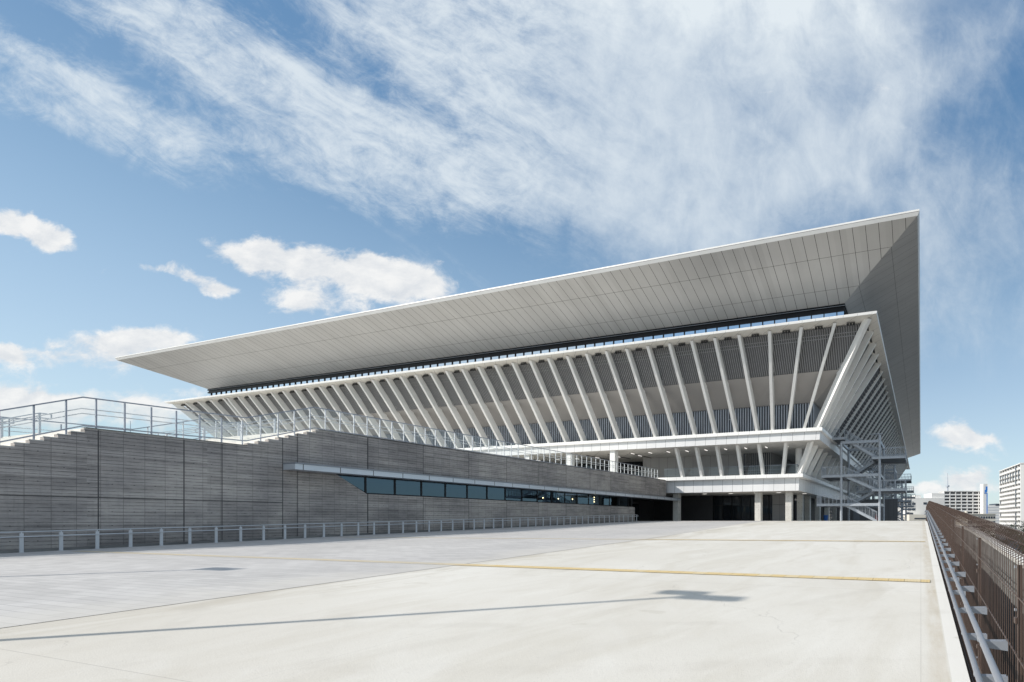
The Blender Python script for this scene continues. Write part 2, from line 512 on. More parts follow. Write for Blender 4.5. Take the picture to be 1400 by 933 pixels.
for nm, y0, x0, x1 in (('tactile_paving', 9.55, -30.8, .17), ('tactile_paving', 18.3, -30.8, .14)):
    structure(sheet(frange(x0, x1, 60), [y0, y0 + .3], .011).build(nm, TM))
structure(MB().box(-4000, 4000, -600, 5000, -9, -7).build('ground', M['city_ground']))

# ------------------------------------------------------------------ the arena
ARENA = thing('arena', 'huge swimming arena with an overhanging grey roof and leaning white fins', 'arena', (-64, 123, 1.56))
OFF = Vector((-64, 123, 1.56))
def part(mb, name, mat, parent=None, **kw):
    """world-space mesh parented to the arena (or one of its parts) without moving it"""
    o = mb.build(name, mat, **kw)
    o.parent = parent or ARENA
    if parent is None:
        o.location = -OFF
    return o
X0, Y0, LX, LY = -.12, 43.98, 127.6, 158.0
def W(side, o, t, z):
    if side == 'F': return (X0 - t, Y0 + o, z)
    if side == 'R': return (X0 - o, Y0 + t, z)
    if side == 'L': return (X0 - LX + o, Y0 + t, z)
    return (X0 - t, Y0 + LY - o, z)
LEN = {'F': LX, 'B': LX, 'R': LY, 'L': LY}
def ring(mb, prof, sides='FRLB', t0=None, t1=None):
    for s in sides:
        for (oa, za), (ob, zb) in zip(prof[:-1], prof[1:]):
            L = LEN[s]
            ta = oa if t0 is None else t0; tb = ob if t0 is None else t0
            ua = L - oa if t1 is None else t1; ub = L - ob if t1 is None else t1
            mb.quad(W(s, oa, ta, za), W(s, oa, ua, za), W(s, ob, ub, zb), W(s, ob, tb, zb))
    return mb

rf = MB()
ring(rf, [(0, 28.72), (0, 28.57), (.05, 28.57)])
ring(rf, [(.05, 28.53), (.01, 28.53), (.15, 28.25)])
rf.quad(W('F', 0, 0, 28.72), W('F', 0, LX, 28.72), W('B', 0, LX, 28.72), W('B', 0, 0, 28.72))
M['roof_edge'] = plain('roof_edge_paint', (.69, .69, .685), .5, var=.05, scale=.3)
roof = part(rf, 'roof', M['roof_edge'])
part(ring(MB(), [(.05, 28.57), (.05, 28.53)]), 'fascia_groove', M['dark_metal'])
SOF = [(.15, 28.25), (1.2, 27.80), (2.36, 27.27), (4.1, 26.50), (5.87, 25.68), (6.9, 25.19), (7.63, 24.81)]
for s_ in 'FB': part(ring(MB(), SOF, s_), 'soffit', M['soffit_x'])
for s_ in 'RL': part(ring(MB(), SOF, s_), 'soffit', M['soffit_y'])
# clerestory under the roof
part(ring(MB(), [(7.63, 24.81), (7.60, 24.52), (7.72, 24.48), (7.72, 24.30), (7.62, 24.26), (7.62, 24.06), (7.8, 24.06)]), 'clerestory_frame', M['dark_metal'])
part(ring(MB(), [(7.75, 24.06), (7.75, 21.9)]), 'clerestory_glass', M['glass_clere'])
mu = MB(); MUM = MB().box(-.045, .045, -.05, .05, 0, 2.17).mesh('clerestory_mullion', M['dark_metal'])
for s, n in (('F', 80), ('R', 108)):
    for k in range(n):
        t = 8.5 + k * 1.4
        if t > LEN[s] - 8: break
        if s == 'F': inst('clerestory_mullion', MUM, ARENA, Vector(W(s, 7.70, t, 21.9)) - OFF)
        else: mu.bar(W(s, 7.70, t, 21.9), W(s, 7.70, t, 24.07), .09, .10, (0, 1, 0))
part(mu, 'clerestory_mullion', M['dark_metal'])['kind'] = 'stuff'
tr = MB(); ring(tr, [(7.585, 24.60), (7.585, 24.57), (7.64, 24.57)])
part(tr, 'clerestory_trim', M['galv'])
# ledge that crowns the fins
part(ring(MB(), [(7.8, 22.12), (3.97, 22.02), (3.95, 21.99), (4.0, 21.78), (4.06, 21.77)]), 'ledge', M['white'])
part(ring(MB(), [(4.06, 21.77), (5.75, 21.70), (5.75, 22.0)]), 'ledge_soffit', M['ledge_soffit'])

# fins
P_B, P_T = Vector((11.0, 12.34)), Vector((4.68, 21.62))
dF = (P_T - P_B); LF = dF.length; dF.normalize(); nF = Vector((dF.y, -dF.x)) * -1
if nF.x < 0: nF = -nF
PROF = [(0, 0), (LF, 0), (LF - .1, .62), (.62 * LF, .70), (.615 * LF, .95), (.53 * LF, .95), (.50 * LF, .80), (.25, .84), (-.30, .80), (-.50, .68)]
def fin(side, t_base, t_top, w=.17, corner=False):
    b = MB(); pts = []
    for s, d in PROF:
        q = P_B + dF * s + nF * d
        f = s / LF
        t = q.x if corner else t_base + (t_top - t_base) * f
        pts.append(Vector(W(side, q.x, t, max(q.y, 12.345))))
    lat = {'F': Vector((1, 0, 0)), 'R': Vector((0, 1, 0)), 'L': Vector((0, 1, 0))}[side]
    if corner: lat = Vector((.7071, .7071, 0)) if side == 'F' else Vector((.7071, -.7071, 0))
    return part(b.prism(pts, -lat * w, lat * w), 'fin', M['fin'], tri=True)
fl_me = None
def floodlight_mesh():
    b = MB()
    b.box(-.42, .42, -.03, .03, -.08, -.03)
    for k in (-.3, .0, .3):
        b.hexa([(k - .10, -.12, -.38), (k + .10, -.12, -.38), (k + .10, .10, -.30), (k - .10, .10, -.30)],
               [(k - .11, -.10, -.14), (k + .11, -.10, -.14), (k + .11, .08, -.10), (k - .11, .08, -.10)])
        b.box(k - .015, k + .015, -.02, .02, -.12, -.0)
    return b.mesh('floodlight', M['black'])
FLM = floodlight_mesh()
def lamp_at(side, o, t, z):
    w = Vector(W(side, o, t, z)) - OFF
    inst('floodlight', FLM, ARENA, w, {'F': 0, 'R': R(90), 'L': R(90)}[side])
ft_top = [8.19, 11.70, 15.15, 18.63]; ft_base = [12.9, 14.85, 16.8, 18.75]
fin('F', 0, 0, .2, True)
tops = list(ft_top); bases = list(ft_base)
t = 18.69 + 2.79
while t < LX - 18.6 - 1:
    tops.append(t); bases.append(t); t += 2.79
tops += [LX - q for q in reversed(ft_top)]; bases += [LX - q for q in reversed(ft_base)]
for a, b_ in zip(bases, tops): fin('F', a, b_)
for a, b_ in zip(tops, tops[1:] + [LX - 4.7]): lamp_at('F', 5.15, (a + b_) / 2, 21.70)
lamp_at('F', 5.15, (4.7 + tops[0]) / 2 + .2, 21.70)
# left corner fin
bl = MB(); pl = []
for s, d in PROF:
    q = P_B + dF * s + nF * d
    pl.append(Vector(W('L', q.x, q.x, max(q.y, 12.345))))
lat = Vector((.7071, -.7071, 0)); part(bl.prism(pl, -lat * .2, lat * .2), 'fin', M['fin'], tri=True)
st = []; sb = []
k = 1
while 4.68 + 3.55 * k < LY - 18:
    tt = 4.68 + 3.55 * k
    st.append(tt); sb.append(11.0 + 1.97 * k if k <= 4 else tt); k += 1
for a, b_ in zip(sb, st): fin('R', a, b_)
for a, b_ in list(zip([4.7] + st, st))[:9]: lamp_at('R', 5.15, (a + b_) / 2 + .2, 21.70)
for a, b_ in list(zip(sb, st))[:5]: fin('L', a, b_)

lp = MB()  # dark blades added between the side fins so the bays look deeply shaded
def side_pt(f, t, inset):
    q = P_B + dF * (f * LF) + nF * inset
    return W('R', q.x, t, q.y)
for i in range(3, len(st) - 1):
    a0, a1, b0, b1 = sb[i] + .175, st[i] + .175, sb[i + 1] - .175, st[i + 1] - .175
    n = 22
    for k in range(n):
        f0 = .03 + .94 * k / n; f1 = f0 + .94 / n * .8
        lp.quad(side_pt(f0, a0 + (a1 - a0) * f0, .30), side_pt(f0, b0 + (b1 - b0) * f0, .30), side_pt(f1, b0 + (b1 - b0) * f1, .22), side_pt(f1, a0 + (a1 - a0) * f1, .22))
part(lp, 'added_bay_infill', M['added_bay_infill'])

# louvres behind the fins, sloped panel and ribbed wall
L0, L1 = (7.95, 17.93), (5.62, 21.66)
lv = MB()
dl = Vector((L1[0] - L0[0], L1[1] - L0[1])).normalized()
for s in 'FRL':
    n = int(LEN[s] / .25)
    for k in range(n):
        t = 5.7 + .25 * k
        if s == 'L' and t > 30: break
        fa = 0.0
        if t < L0[0]: fa = (L0[0] - t) / (L0[0] - L1[0])
        te = LEN[s] - t
        if te < L1[0] + .1: break
        if te < L0[0]: fa = max(fa, (L0[0] - te) / (L0[0] - L1[0]))
        if fa > .97: continue
        p0 = W(s, L0[0] + (L1[0] - L0[0]) * fa, t, L0[1] + (L1[1] - L0[1]) * fa); p1 = W(s, L1[0], t, L1[1])
        lv.bar(p0, p1, .10, .09, {'F': (0, -1, .2), 'R': (1, 0, .2), 'L': (-1, 0, .2)}[s])
part(lv, 'louvre', M['louvre'])
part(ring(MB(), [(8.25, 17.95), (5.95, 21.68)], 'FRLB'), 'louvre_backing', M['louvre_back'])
hb = MB()  # pale bars added behind the slats, standing for bright lines of sky
for f in (.16, .24):
    for s in 'FR':
        o = L1[0] + (L0[0] - L1[0]) * f + .12; z = L1[1] + (L0[1] - L1[1]) * f
        hb.bar(W(s, o, o, z), W(s, o, LEN[s] - o, z), .05, .05)
part(hb, 'sky_line_bar', M['rail_white'])
part(ring(MB(), [(8.3, 17.90), (7.97, 17.90), (11.70, 15.55), (12.1, 15.55)]), 'sloped_panel', M['slope'])
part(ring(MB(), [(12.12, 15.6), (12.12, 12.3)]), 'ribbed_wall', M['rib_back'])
rb = MB()
for s in 'FRL':
    t = 12.2
    while t < LEN[s] - 12.2:
        if s == 'L' and t > 30: break
        a = Vector(W(s, 11.98, t, 12.33)); b_ = Vector(W(s, 12.115, t + .13, 15.555))
        rb.box(min(a.x, b_.x), max(a.x, b_.x), min(a.y, b_.y), max(a.y, b_.y), a.z, b_.z)
        t += .33
part(rb, 'wall_rib', M['rib'])
# small cross fixtures on the ribbed wall
cf = MB()
for i in range(1, 40, 2):
    t = 18.7 + 2.79 * i + .8
    if t > LX - 16: break
    x, y, z = W('F', 11.9, t, 14.2)
    cf.box(x - .45, x + .45, y, y + .04, z - .03, z + .03); cf.box(x - .04, x + .04, y, y + .04, z - .22, z + .22)
part(cf, 'wall_lamp', M['rail_white'])

# level 3 slab
part(ring(MB(), [(13.5, 12.342), (10.69, 12.34), (10.69, 11.95), (10.98, 11.93)]), 'slab_edge', M['white'])
part(ring(MB(), [(10.98, 11.93), (11.06, 10.97)]), 'slab_fascia', M['band'])
part(ring(MB(), [(11.06, 10.97), (23.0, 10.98)]), 'slab_soffit', M['slab_soffit'])
# level 2 slab (only where it stands free)
def ring_lim(mb, prof, t1):
    ring(mb, prof, 'F', None, t1); ring(mb, prof, 'R'); return mb
part(ring_lim(MB(), [(22.5, 7.36), (13.67, 7.38), (13.67, 6.95), (14.3, 6.90)], 34.4), 'slab_edge', M['white'])
part(ring_lim(MB(), [(14.3, 6.90), (14.37, 5.33)], 34.4), 'slab_fascia', M['band'])
part(ring_lim(MB(), [(14.37, 5.33), (24.0, 5.34)], 60), 'slab_soffit', M['slab_soffit'])
# lower fins between level 2 and level 3
def strut(side, tb, tt, corner=False):
    pts = []
    for (o, z) in ((13.95, 7.37), (12.08, 10.97), (12.75, 10.97), (14.62, 7.37)):
        f = (z - 7.37) / 3.6
        t_ = o if corner else tb + (tt - tb) * f
        pts.append(Vector(W(side, o, t_, z)))
    lat = {'F': Vector((1, 0, 0)), 'R': Vector((0, 1, 0))}[side]
    if corner: lat = Vector((.7071, .7071, 0))
    return part(MB().prism(pts, -lat * .17, lat * .17), 'strut', M['fin'])
strut('F', 0, 0, True)
for tb, tt in ((16.36, 15.44), (18.98, 18.91), (21.85, 21.72), (24.62, 24.51), (27.47, 27.37), (30.29, 30.23)): strut('F', tb, tt)
for k in range(1, 20):
    tt = 12.1 + 3.3 * k; tb = 13.95 + 1.9 * k if k <= 1 else tt
    strut('R', tb, tt)
# level 2 walls behind
iw = MB(); iw.quad(W('F', 20, 23.6, 7.36), W('F', 20, 40, 7.36), W('F', 20, 40, 10.98), W('F', 20, 23.6, 10.98))
iw.quad(W('F', 20, 40, 7.3), W('F', 24, 40, 7.3), W('F', 24, 40, 10.98), W('F', 20, 40, 10.98))
part(iw, 'inner_wall', M['grey_panel'])
ib = MB(); ib.quad(W('F', 19.5, 19.5, 7.36), W('F', 19.5, 23.6, 7.36), W('F', 19.5, 23.6, 10.98), W('F', 19.5, 19.5, 10.98))
ib.quad(W('F', 19.5, 23.6, 7.36), W('F', 20, 23.6, 7.36), W('F', 20, 23.6, 10.98), W('F', 19.5, 23.6, 10.98))
ib.quad(W('R', 19.5, 19.5, 7.36), W('R', 19.5, 150, 7.36), W('R', 19.5, 150, 10.98), W('R', 19.5, 19.5, 10.98))
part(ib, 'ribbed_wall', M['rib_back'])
ir = MB(); t = 19.6
while t < 23.5:
    x, y, z = W('F', 19.4, t, 7.37); ir.box(x - .05, x + .05, y, y + .09, z, 10.97); t += .3
t = 19.6
while t < 60:
    x, y, z = W('R', 19.4, t, 7.37); ir.box(x - .09, x, y - .05, y + .05, z, 10.97); t += .35
part(ir, 'wall_rib', M['louvre'])
g2 = MB(); g2.quad(W('F', 24, 40, 7.0), W('F', 24, 121, 7.0), W('F', 24, 121, 10.98), W('F', 24, 40, 10.98))
part(g2, 'lobby_glass', M['glass_dark'])
gm = MB(); t = 41.4
while t < 121:
    x, y, z = W('F', 23.93, t, 7.0); gm.box(x - .05, x + .05, y - .06, y + .06, 7.0, 10.97); t += 1.4
x, y, z = W('F', 23.93, 40, 9.6); gm.box(X0 - 121, x, y - .04, y + .05, 9.55, 9.65)
part(gm, 'lobby_mullion', M['dark_metal'])
# level 2 pillars, soffit lights
for xc in (-39.4, -46.5, -53.6, -60.7, -67.8, -74.9, -82, -89.1, -96.2, -103.3, -110.4):
    pb = MB(); pb.box(xc - .38, xc + .38, 55.35, 56.15, 6.9, 10.965); pb.box(xc - .40, xc + .40, 55.33, 56.17, 9.62, 9.66)
    part(pb, 'pillar', M['white_plain'])
for q in ((-15.2, 61.2), (-15.2, 68.0), (-15.2, 75), (-15.2, 82)):
    part(MB().tube((q[0], q[1], 7.37), (q[0], q[1], 10.96), .42, 20), 'pillar', M['white_plain'], smooth=False)
lmp = MB(); 
LME = MB().box(-.03, .03, -.45, .45, -.04, 0).mesh('soffit_lamp', M['lamp'])
slot = MB()
for i in range(9):
    x = -16.0 - 2.8 * i
    inst('soffit_lamp', LME, ARENA, Vector((x, 58.6, 10.955)) - OFF)
for i in range(12):
    x = -38.5 - 3.6 * i
    slot.box(x - .12, x + .12, 58.2, 63.6, 10.93, 10.965)
    inst('soffit_lamp', LME, ARENA, Vector((x, 60.6, 10.925)) - OFF)
part(slot, 'soffit_slot', M['dark_metal'])
LME2 = MB().box(-.6, .6, -.05, .05, -.05, 0).mesh('soffit_lamp', M['lamp'])
for x, y in ((-28.6, 61.2), (-24.8, 61.4), (-21.0, 61.0), (-17.9, 61.2), (-15.2, 64.5)):
    inst('soffit_lamp', LME2, ARENA, Vector((x, y, 5.30)) - OFF, scale=(.5, .6, .6))
# balustrade of level 2
bg = MB()
bg.quad((X0 - 14.6, 58.75, 7.40), (X0 - 33.4, 58.75, 7.40), (X0 - 33.4, 58.75, 8.62), (X0 - 14.6, 58.75, 8.62))
bg.quad((X0 - 14.75, 58.7, 7.40), (X0 - 14.75, 75, 7.40), (X0 - 14.75, 75, 8.62), (X0 - 14.75, 58.7, 8.62))
bo = part(bg, 'balustrade_glass', M['glass_rail'])
bt = MB(); bt.bar((X0 - 14.6, 58.75, 8.64), (X0 - 33.4, 58.75, 8.64), .05); bt.bar((X0 - 14.75, 58.7, 8.64), (X0 - 14.75, 75, 8.64), .05)
for hz in (7.75, 8.1): bt.bar((X0 - 14.6, 58.85, hz), (X0 - 33.4, 58.85, hz), .03)
part(bt, 'balustrade_rail', M['rail_slate'])
# ground floor: columns and dark glazed front
for x, y in ((-32.25, 60.0), (-20.3, 60.0), (-16.15, 60.0), (-16.15, 66.0), (-16.15, 70.6), (-16.15, 78), (-16.15, 86), (-16.15, 94)):
    cb = MB().box(x - .41, x + .41, y - .41, y + .41, 1.4, 5.335)
    part(cb, 'column', M['col_conc'], bevel=.02)
gg = MB(); gg.quad((-40, 67.2, 1.5), (-20.6, 67.2, 1.5), (-20.6, 67.2, 5.34), (-40, 67.2, 5.34))
gg.quad((-17.4, 67.2, 1.5), (-17.4, 200, 1.5), (-17.4, 200, 5.34), (-17.4, 67.2, 5.34))
part(gg, 'lobby_glass', M['glass_dark'])
gp = MB(); gp.box(-20.6, -18.6, 67.1, 67.4, 1.5, 3.9); gp.box(-20.6, -18.6, 67.1, 67.4, 3.93, 5.34)
part(gp, 'inner_wall', M['grey_panel'])
part(MB().box(-18.6, -17.4, 67.15, 67.5, 1.5, 5.34), 'inner_wall', M['dark_metal'])
gm2 = MB()
for k in range(14):
    x = -40 + 1.45 * k
    if x > -20.7: break
    gm2.box(x - .04, x + .04, 67.1, 67.19, 1.5, 5.33)
gm2.box(-40, -20.6, 67.12, 67.19, 3.8, 3.88)
part(gm2, 'lobby_mullion', M['dark_metal'])
# dark core so that nothing shines through
core = MB()
core.box(X0 - 104, X0 - 24.5, Y0 + 24.6, Y0 + LY - 24, 1.4, 24.5)
core.box(X0 - 116, X0 - 19.8, Y0 + 19.8, Y0 + LY - 20, 11.05, 21)
part(core, 'inner_core', M['interior'])
part(MB().box(-104, -18, 205 - 60, 180, 1.4, 5.4), 'inner_core', M['interior'])

# ------------------------------------------------------------------ podium with the outdoor stair
POD = thing('podium', 'board-marked grey concrete podium with a ribbon window and an outdoor stair', 'podium', (-37, 30, 1))
def ppart(mb, name, mat, **kw):
    o = mb.build(name, mat, **kw); o.parent = POD; o.location = (37, -30, -1); return o
XW = -32.6; XL = -43.2
RUN, RISE = .32, .1633
stepsA = [(.85 + RUN * i, .32 + RISE * (i + 1)) for i in range(31)]          # (front edge y, tread height)
zA = stepsA[-1][1]; yA = stepsA[-1][0]
yB0 = 15.45; nB = 8; runB = (18.35 - yB0) / (nB - 1); riseB = (6.74 - zA) / nB
stepsB = [(yB0 + runB * i, zA + riseB * (i + 1)) for i in range(nB)]
zD = stepsB[-1][1]
def deck_z(y): return zD + (7.0 - zD) * max(0, min(1, (y - 18.35) / 38))
top = []                     # zig-zag top line of the wall
pz = zg(XW, .85) - .1
for y, z in stepsA: top += [(y, pz), (y, z)]; pz = z
topA_end = (16.86,)
zz = []
pz = zA
for y, z in stepsB: zz += [(y, pz), (y, z)]; pz = z
iB = [q for q in zz if q[0] <= 16.86]; jB = [q for q in zz if q[0] > 16.86]
zcut = iB[-1][1]
polyA = [(.85, -1.)] + top + iB + [(16.86, zcut), (16.86, -1.)]
polyL = [(16.86, -1.), (16.86, 4.5), (19.05, 4.5), (20.97, 3.24), (50.2, 3.19), (50.2, -1.)]
polyU = [(16.86, 4.5), (16.86, zcut)] + jB + [(57.62, 7.0), (57.62, 4.5)]
wb = MB()
for poly in (polyA, polyL, polyU):
    wb.prism([(XW, y, z - (.03 if z > .5 and z not in (4.5, 3.24, 3.19) and y < 18.4 else 0)) for y, z in poly], (0, 0, 0), (-.32, 0, 0))
ppart(wb, 'wall', M['board'], tri=True)
# return of the wall into the dark entrance
ppart(MB().box(-45, XW - .33, 50.0, 50.2, .8, 4.45), 'wall', M['board'])
# stair flights and deck
for nm, steps, yend in (('stair_flight', stepsA, yB0), ('stair_flight', stepsB, None)):
    b = MB()
    for i, (y, z) in enumerate(steps):
        last = i == len(steps) - 1
        y1 = (steps[i + 1][0] if not last else (yend or 24.0))
        b.box(XL, XW - .02, y, y1, z - .028, z)
        b.box(XL, XW - .322, y + .002, y1, (z - .9 if z > 1.2 else 0), z - .028)
    ppart(b, nm, M['step'])
dk = MB()
dk.hexa([(XL, 24.0, 5.9), (XW - .322, 24.0, 5.9), (XW - .322, 57.6, 6.2), (XL, 57.6, 6.2)],
        [(XL, 24.0, zD), (XW - .322, 24.0, zD), (XW - .322, 57.6, 7.0), (XL, 57.6, 7.0)])
dk.box(-122, XL - .002, 32, 68.2, 6.2, 6.9)
dk.box(XL, -34.5, 57.6, 68.2, 6.4, 7.0)
dk.box(-122, -121.6, 32, 68, 1.4, 6.3); dk.box(-122, XL, 32, 32.3, 1.0, 6.3); dk.box(XL - .2, XL, .9, 32, .0, 2)
ppart(dk, 'deck', M['step'])
for a in range(1):
    side = MB(); side.prism([(XL, y, z) for y, z in [(.85, -1)] + top + zz + [(32, zD), (32, -1.)]], (0, 0, 0), (-.3, 0, 0))
    ppart(side, 'wall', M['board'], tri=True)
# coping lines
cp = MB(); cp.bar((XW - .15, 18.5, zD + .022), (XW - .15, 57.4, 7.022), .36, .04)
cp.bar((XW - .15, yA + .02, zA + .022), (XW - .15, yB0 - .02, zA + .022), .36, .04)
ppart(cp, 'coping', M['retaining'])
# canopy
cn = MB(); cn.box(XW + .003, -31.62, 16.88, 59.9, 4.32, 4.62)
ppart(cn, 'canopy', M['alu'])
cn2 = MB(); cn2.box(XW + .003, -31.55, 16.86, 59.95, 4.625, 4.68)
ppart(cn2, 'canopy_flashing', M['rail_grey'])
cn3 = MB(); cn3.box(-40, XW - .325, 50.2, 59.9, 4.32, 4.5)
ppart(cn3, 'canopy_soffit', M['dark_metal'])
# ribbon window
WIN = MB()
wx = XW - .12
fr = MB()
def wz(y): return 3.25 + (y - 20.97) * (3.2 - 3.25) / 29
fr.bar((wx, 20.97, 3.28), (wx, 50.0, 3.23), .10, .07); fr.bar((wx, 19.0, 4.30), (wx, 50.1, 4.30), .10, .06)
fr.bar((wx, 19.12, 4.40), (wx, 20.97, 3.28), .10, .07)
mull = [20.97 + 1.748 * k for k in range(17)]
for y in mull: fr.bar((wx, y, 3.25), (wx, y, 4.32), .10, .06, (1, 0, 0))
win = ppart(fr, 'window', M['dark_metal'])
for k, y in enumerate(mull):
    y1 = mull[k + 1] if k + 1 < len(mull) else 50.05
    q1, q2, q3 = (random.uniform(-.003, .003) for _ in range(3))
    b = MB().quad((wx, y + .03, 3.3), (wx + q1, y1 - .03, 3.3), (wx + q1 + q2, y1 - .03, 4.28), (wx + q2, y + .03, 4.28))
    o = b.build('pane', M['glass_window'], recalc=False); o.parent = win
b = MB().quad((wx, 19.3, 4.28), (wx, 20.93, 3.33), (wx, 20.93, 4.28)); o = b.build('pane', M['glass_window'], recalc=False); o.parent = win
# rooms behind the window
rm = MB()
rm.quad((-40, 17, .8), (-40, 50, .8), (-40, 50, 4.6), (-40, 17, 4.6))
rm.quad((-40, 17, .8), (XW - .33, 17, .8), (XW - .33, 50, .8), (-40, 50, .8))
rm.quad((-40, 17, 4.55), (XW - .33, 17, 4.55), (XW - .33, 50, 4.55), (-40, 50, 4.55))
rm.quad((-40, 17, .8), (XW - .33, 17, .8), (XW - .33, 17, 4.6), (-40, 17, 4.6))
for y in (33.2, 37.0, 41.5): rm.box(-36.5, -34.2, y, y + .15, .8, 4.5)
ppart(rm, 'room', M['interior_wall'])
for y, z in ((36.6, 3.72), (38.6, 3.72), (40.6, 3.76), (44.0, 4.1), (44.0, 3.86), (44.0, 3.62)):
    bm = bmesh.new(); bmesh.ops.create_icosphere(bm, subdivisions=2, radius=.06)
    me = bpy.data.meshes.new('room_lamp'); bm.to_mesh(me); bm.free(); me.materials.append(M['warm'])
    o = bpy.data.objects.new('room_lamp', me); COL.objects.link(o); o.parent = POD
    o.location = Vector((-33.6, y, z)) + Vector((37, -30, -1))
# dark entrance recess
en = MB(); en.box(-48, -40, 50.4, 67, 1.2, 5.3); en.quad((-40, 67, 1.2), (-30, 67, 1.2), (-30, 67, 5.3), (-40, 67, 5.3))
ppart(en, 'entrance_recess', M['interior'])
dr = MB()
for k in range(4): dr.box(-39.98, -39.9, 52.5 + k * 2.6, 54.7 + k * 2.6, 1.5, 4.0)
ppart(dr, 'entrance_door', M['glass_dark'])

# ------------------------------------------------------------------ glass balustrades on the podium
def stair_z(y):
    if y < yA: return .32 + RISE + (y - .85) / RUN * RISE
    if y < yB0: return zA
    if y < stepsB[-1][0]: return zA + riseB + (y - yB0) / runB * riseB
    return deck_z(y)
def balustrade(x, ylist, label):
    root = thing('glass_balustrade', label, 'balustrade', (x, ylist[0], stair_z(ylist[0])), 0, 'glass balustrades along the podium stair')
    o0 = Vector(root.location)
    H = 1.27
    def add(mb, name, mat): 
        o = mb.build(name, mat, recalc=(name != 'glass_panel')); o.parent = root; o.location = -o0; return o
    key = [ylist[0], yA, yB0, stepsB[-1][0], ylist[-1]]
    tr = MB(); lo = MB(); mid = MB()
    for a, b in zip(key[:-1], key[1:]):
        tr.bar((x, a, stair_z(a) + H), (x, b, stair_z(b) + H), .06, .05)
        lo.bar((x, a, stair_z(a) + .1), (x, b, stair_z(b) + .1), .04, .05)
        for h in (.82, .62): mid.tube((x - .12, a, stair_z(a) + h), (x - .12, b, stair_z(b) + h), .022, 6)
    add(tr, 'top_rail', M['rail_slate']); add(lo, 'bottom_rail', M['rail_slate']); add(mid, 'handrail', M['rail_white'])
    pm = MB().box(-.03, .03, -.02, .02, -.12, H).mesh('post', M['rail_slate'])
    pm_lit = MB().box(-.03, .03, -.02, .02, -.12, H).mesh('post', M['rail_white'])
    for y in ylist:
        inst('post', pm_lit if y > 15 else pm, root, Vector((x, y, stair_z(y))) - o0)  # farther posts get a paler paint, sunlight put into their colour
    for a, b in zip(ylist[:-1], ylist[1:]):
        g = MB().quad((x + .035, a + .03, stair_z(a) + .14), (x + .035, b - .03, stair_z(b) + .14), (x + .035, b - .03, stair_z(b) + H - .03), (x + .035, a + .03, stair_z(a) + H - .03))
        add(g, 'glass_panel', M['glass_rail'])
yl = [yA + .33 - .74 * k for k in range(13, -1, -1)]
yl = [y for y in yl if y > 1.0]
yl += [yl[-1] + .755 * k for k in range(1, 7)]
yl += [yl[-1] + .71 * k for k in range(1, 5)]
q = yl[-1]
while q < 55: q += .735; yl.append(q)
balustrade(XW - .14, yl, 'long glass balustrade on top of the grey concrete wall')
balustrade(XL + .15, [y for y in yl if y < 30][::2], 'glass balustrade on the far side of the podium stair')
def stair_handrail(x, y0, y1, label):
    z0 = stair_z(y0)
    root = thing('stair_handrail', label, 'handrail', (x, y0, z0), 0, 'double handrails on the podium stair')
    r = MB(); n = 0
    dz = stair_z(y1) - z0; dy = y1 - y0
    for h in (.86, .66):
        r.tube((0, 0, h), (0, dy, dz + h), .022, 8); r.tube((0, dy, dz + h), (0, dy + .3, dz + h), .022, 8); r.tube((0, -.3, h), (0, 0, h), .022, 8)
    r.tube((0, dy + .3, dz + .86), (0, dy + .3, dz + .66), .022, 8); r.tube((0, -.3, .86), (0, -.3, .66), .022, 8)
    o = r.build('rail', M['rail_white'], root)
    pm = MB().box(-.045, .045, -.03, .03, -.1, .84).mesh('post', M['rail_white'])
    k = max(2, int(dy / 1.25))
    for i in range(k + 1):
        inst('post', pm, root, (0, dy * i / k, dz * i / k))
stair_handrail(-36.3, 1.2, yA, 'pale double handrail on the lower stair flight, nearer the grey wall')
stair_handrail(-39.7, 1.2, yA, 'pale double handrail on the lower stair flight, farther from the grey wall')
stair_handrail(-36.3, yB0, 18.4, 'pale double handrail on the upper stair flight, nearer the grey wall')
stair_handrail(-39.7, yB0, 18.4, 'pale double handrail on the upper stair flight, farther from the grey wall')

# ------------------------------------------------------------------ low handrail along the wall
LR = thing('handrail', 'long low grey handrail on posts at the foot of the concrete wall', 'handrail', (-31.9, 9, .4))
lo0 = Vector(LR.location)
ysr = [8.8 - .866 * 4 + .866 * k for k in range(52)]
rl = MB()
for dz_, dx_ in ((.78, 0), (.60, .05)):
    rl.path([(-31.9 + dx_, a, zg(-31.9, a) + dz_) for a in ysr], .021, 8)
e = ysr[-1]; rl.tube((-31.9, e, zg(-31.9, e) + .78), (-31.9, e + .25, zg(-31.9, e) + .75), .021, 6); rl.tube((-31.9, e + .25, zg(-31.9, e) + .75), (-31.85, e + .25, zg(-31.9, e) + .60), .021, 6); rl.tube((-31.85, e + .25, zg(-31.9, e) + .60), (-31.85, e, zg(-31.9, e) + .60), .021, 6)
o = rl.build('rail', M['rail_white'], LR); o.location = -lo0
pm = MB(); pm.box(-.02, .02, -.045, .045, 0, .72); pm.box(-.015, .015, -.015, .015, .72, .78); pm.box(.0, .06, -.012, .012, .57, .60); pm.box(-.06, .06, -.07, .07, -.03, .012)
pmm = pm.mesh('post', M['rail_white'])
for y in ysr: inst('post', pmm, LR, Vector((-31.9, y, zg(-31.9, y) + .003)) - lo0)
kb = MB()
for a, b in zip(frange(-8, 50, 40)[:-1], frange(-8, 50, 40)[1:]):
    kb.hexa([(-32.59, a, zg(-32, a) - .3), (-32.12, a, zg(-32, a) - .3), (-32.12, b, zg(-32, b) - .3), (-32.59, b, zg(-32, b) - .3)],
            [(-32.59, a, zg(-32, a) + .1), (-32.12, a, zg(-32, a) + .1), (-32.12, b, zg(-32, b) + .1), (-32.59, b, zg(-32, b) + .1)])
structure(kb.build('kerb', M['retaining']))

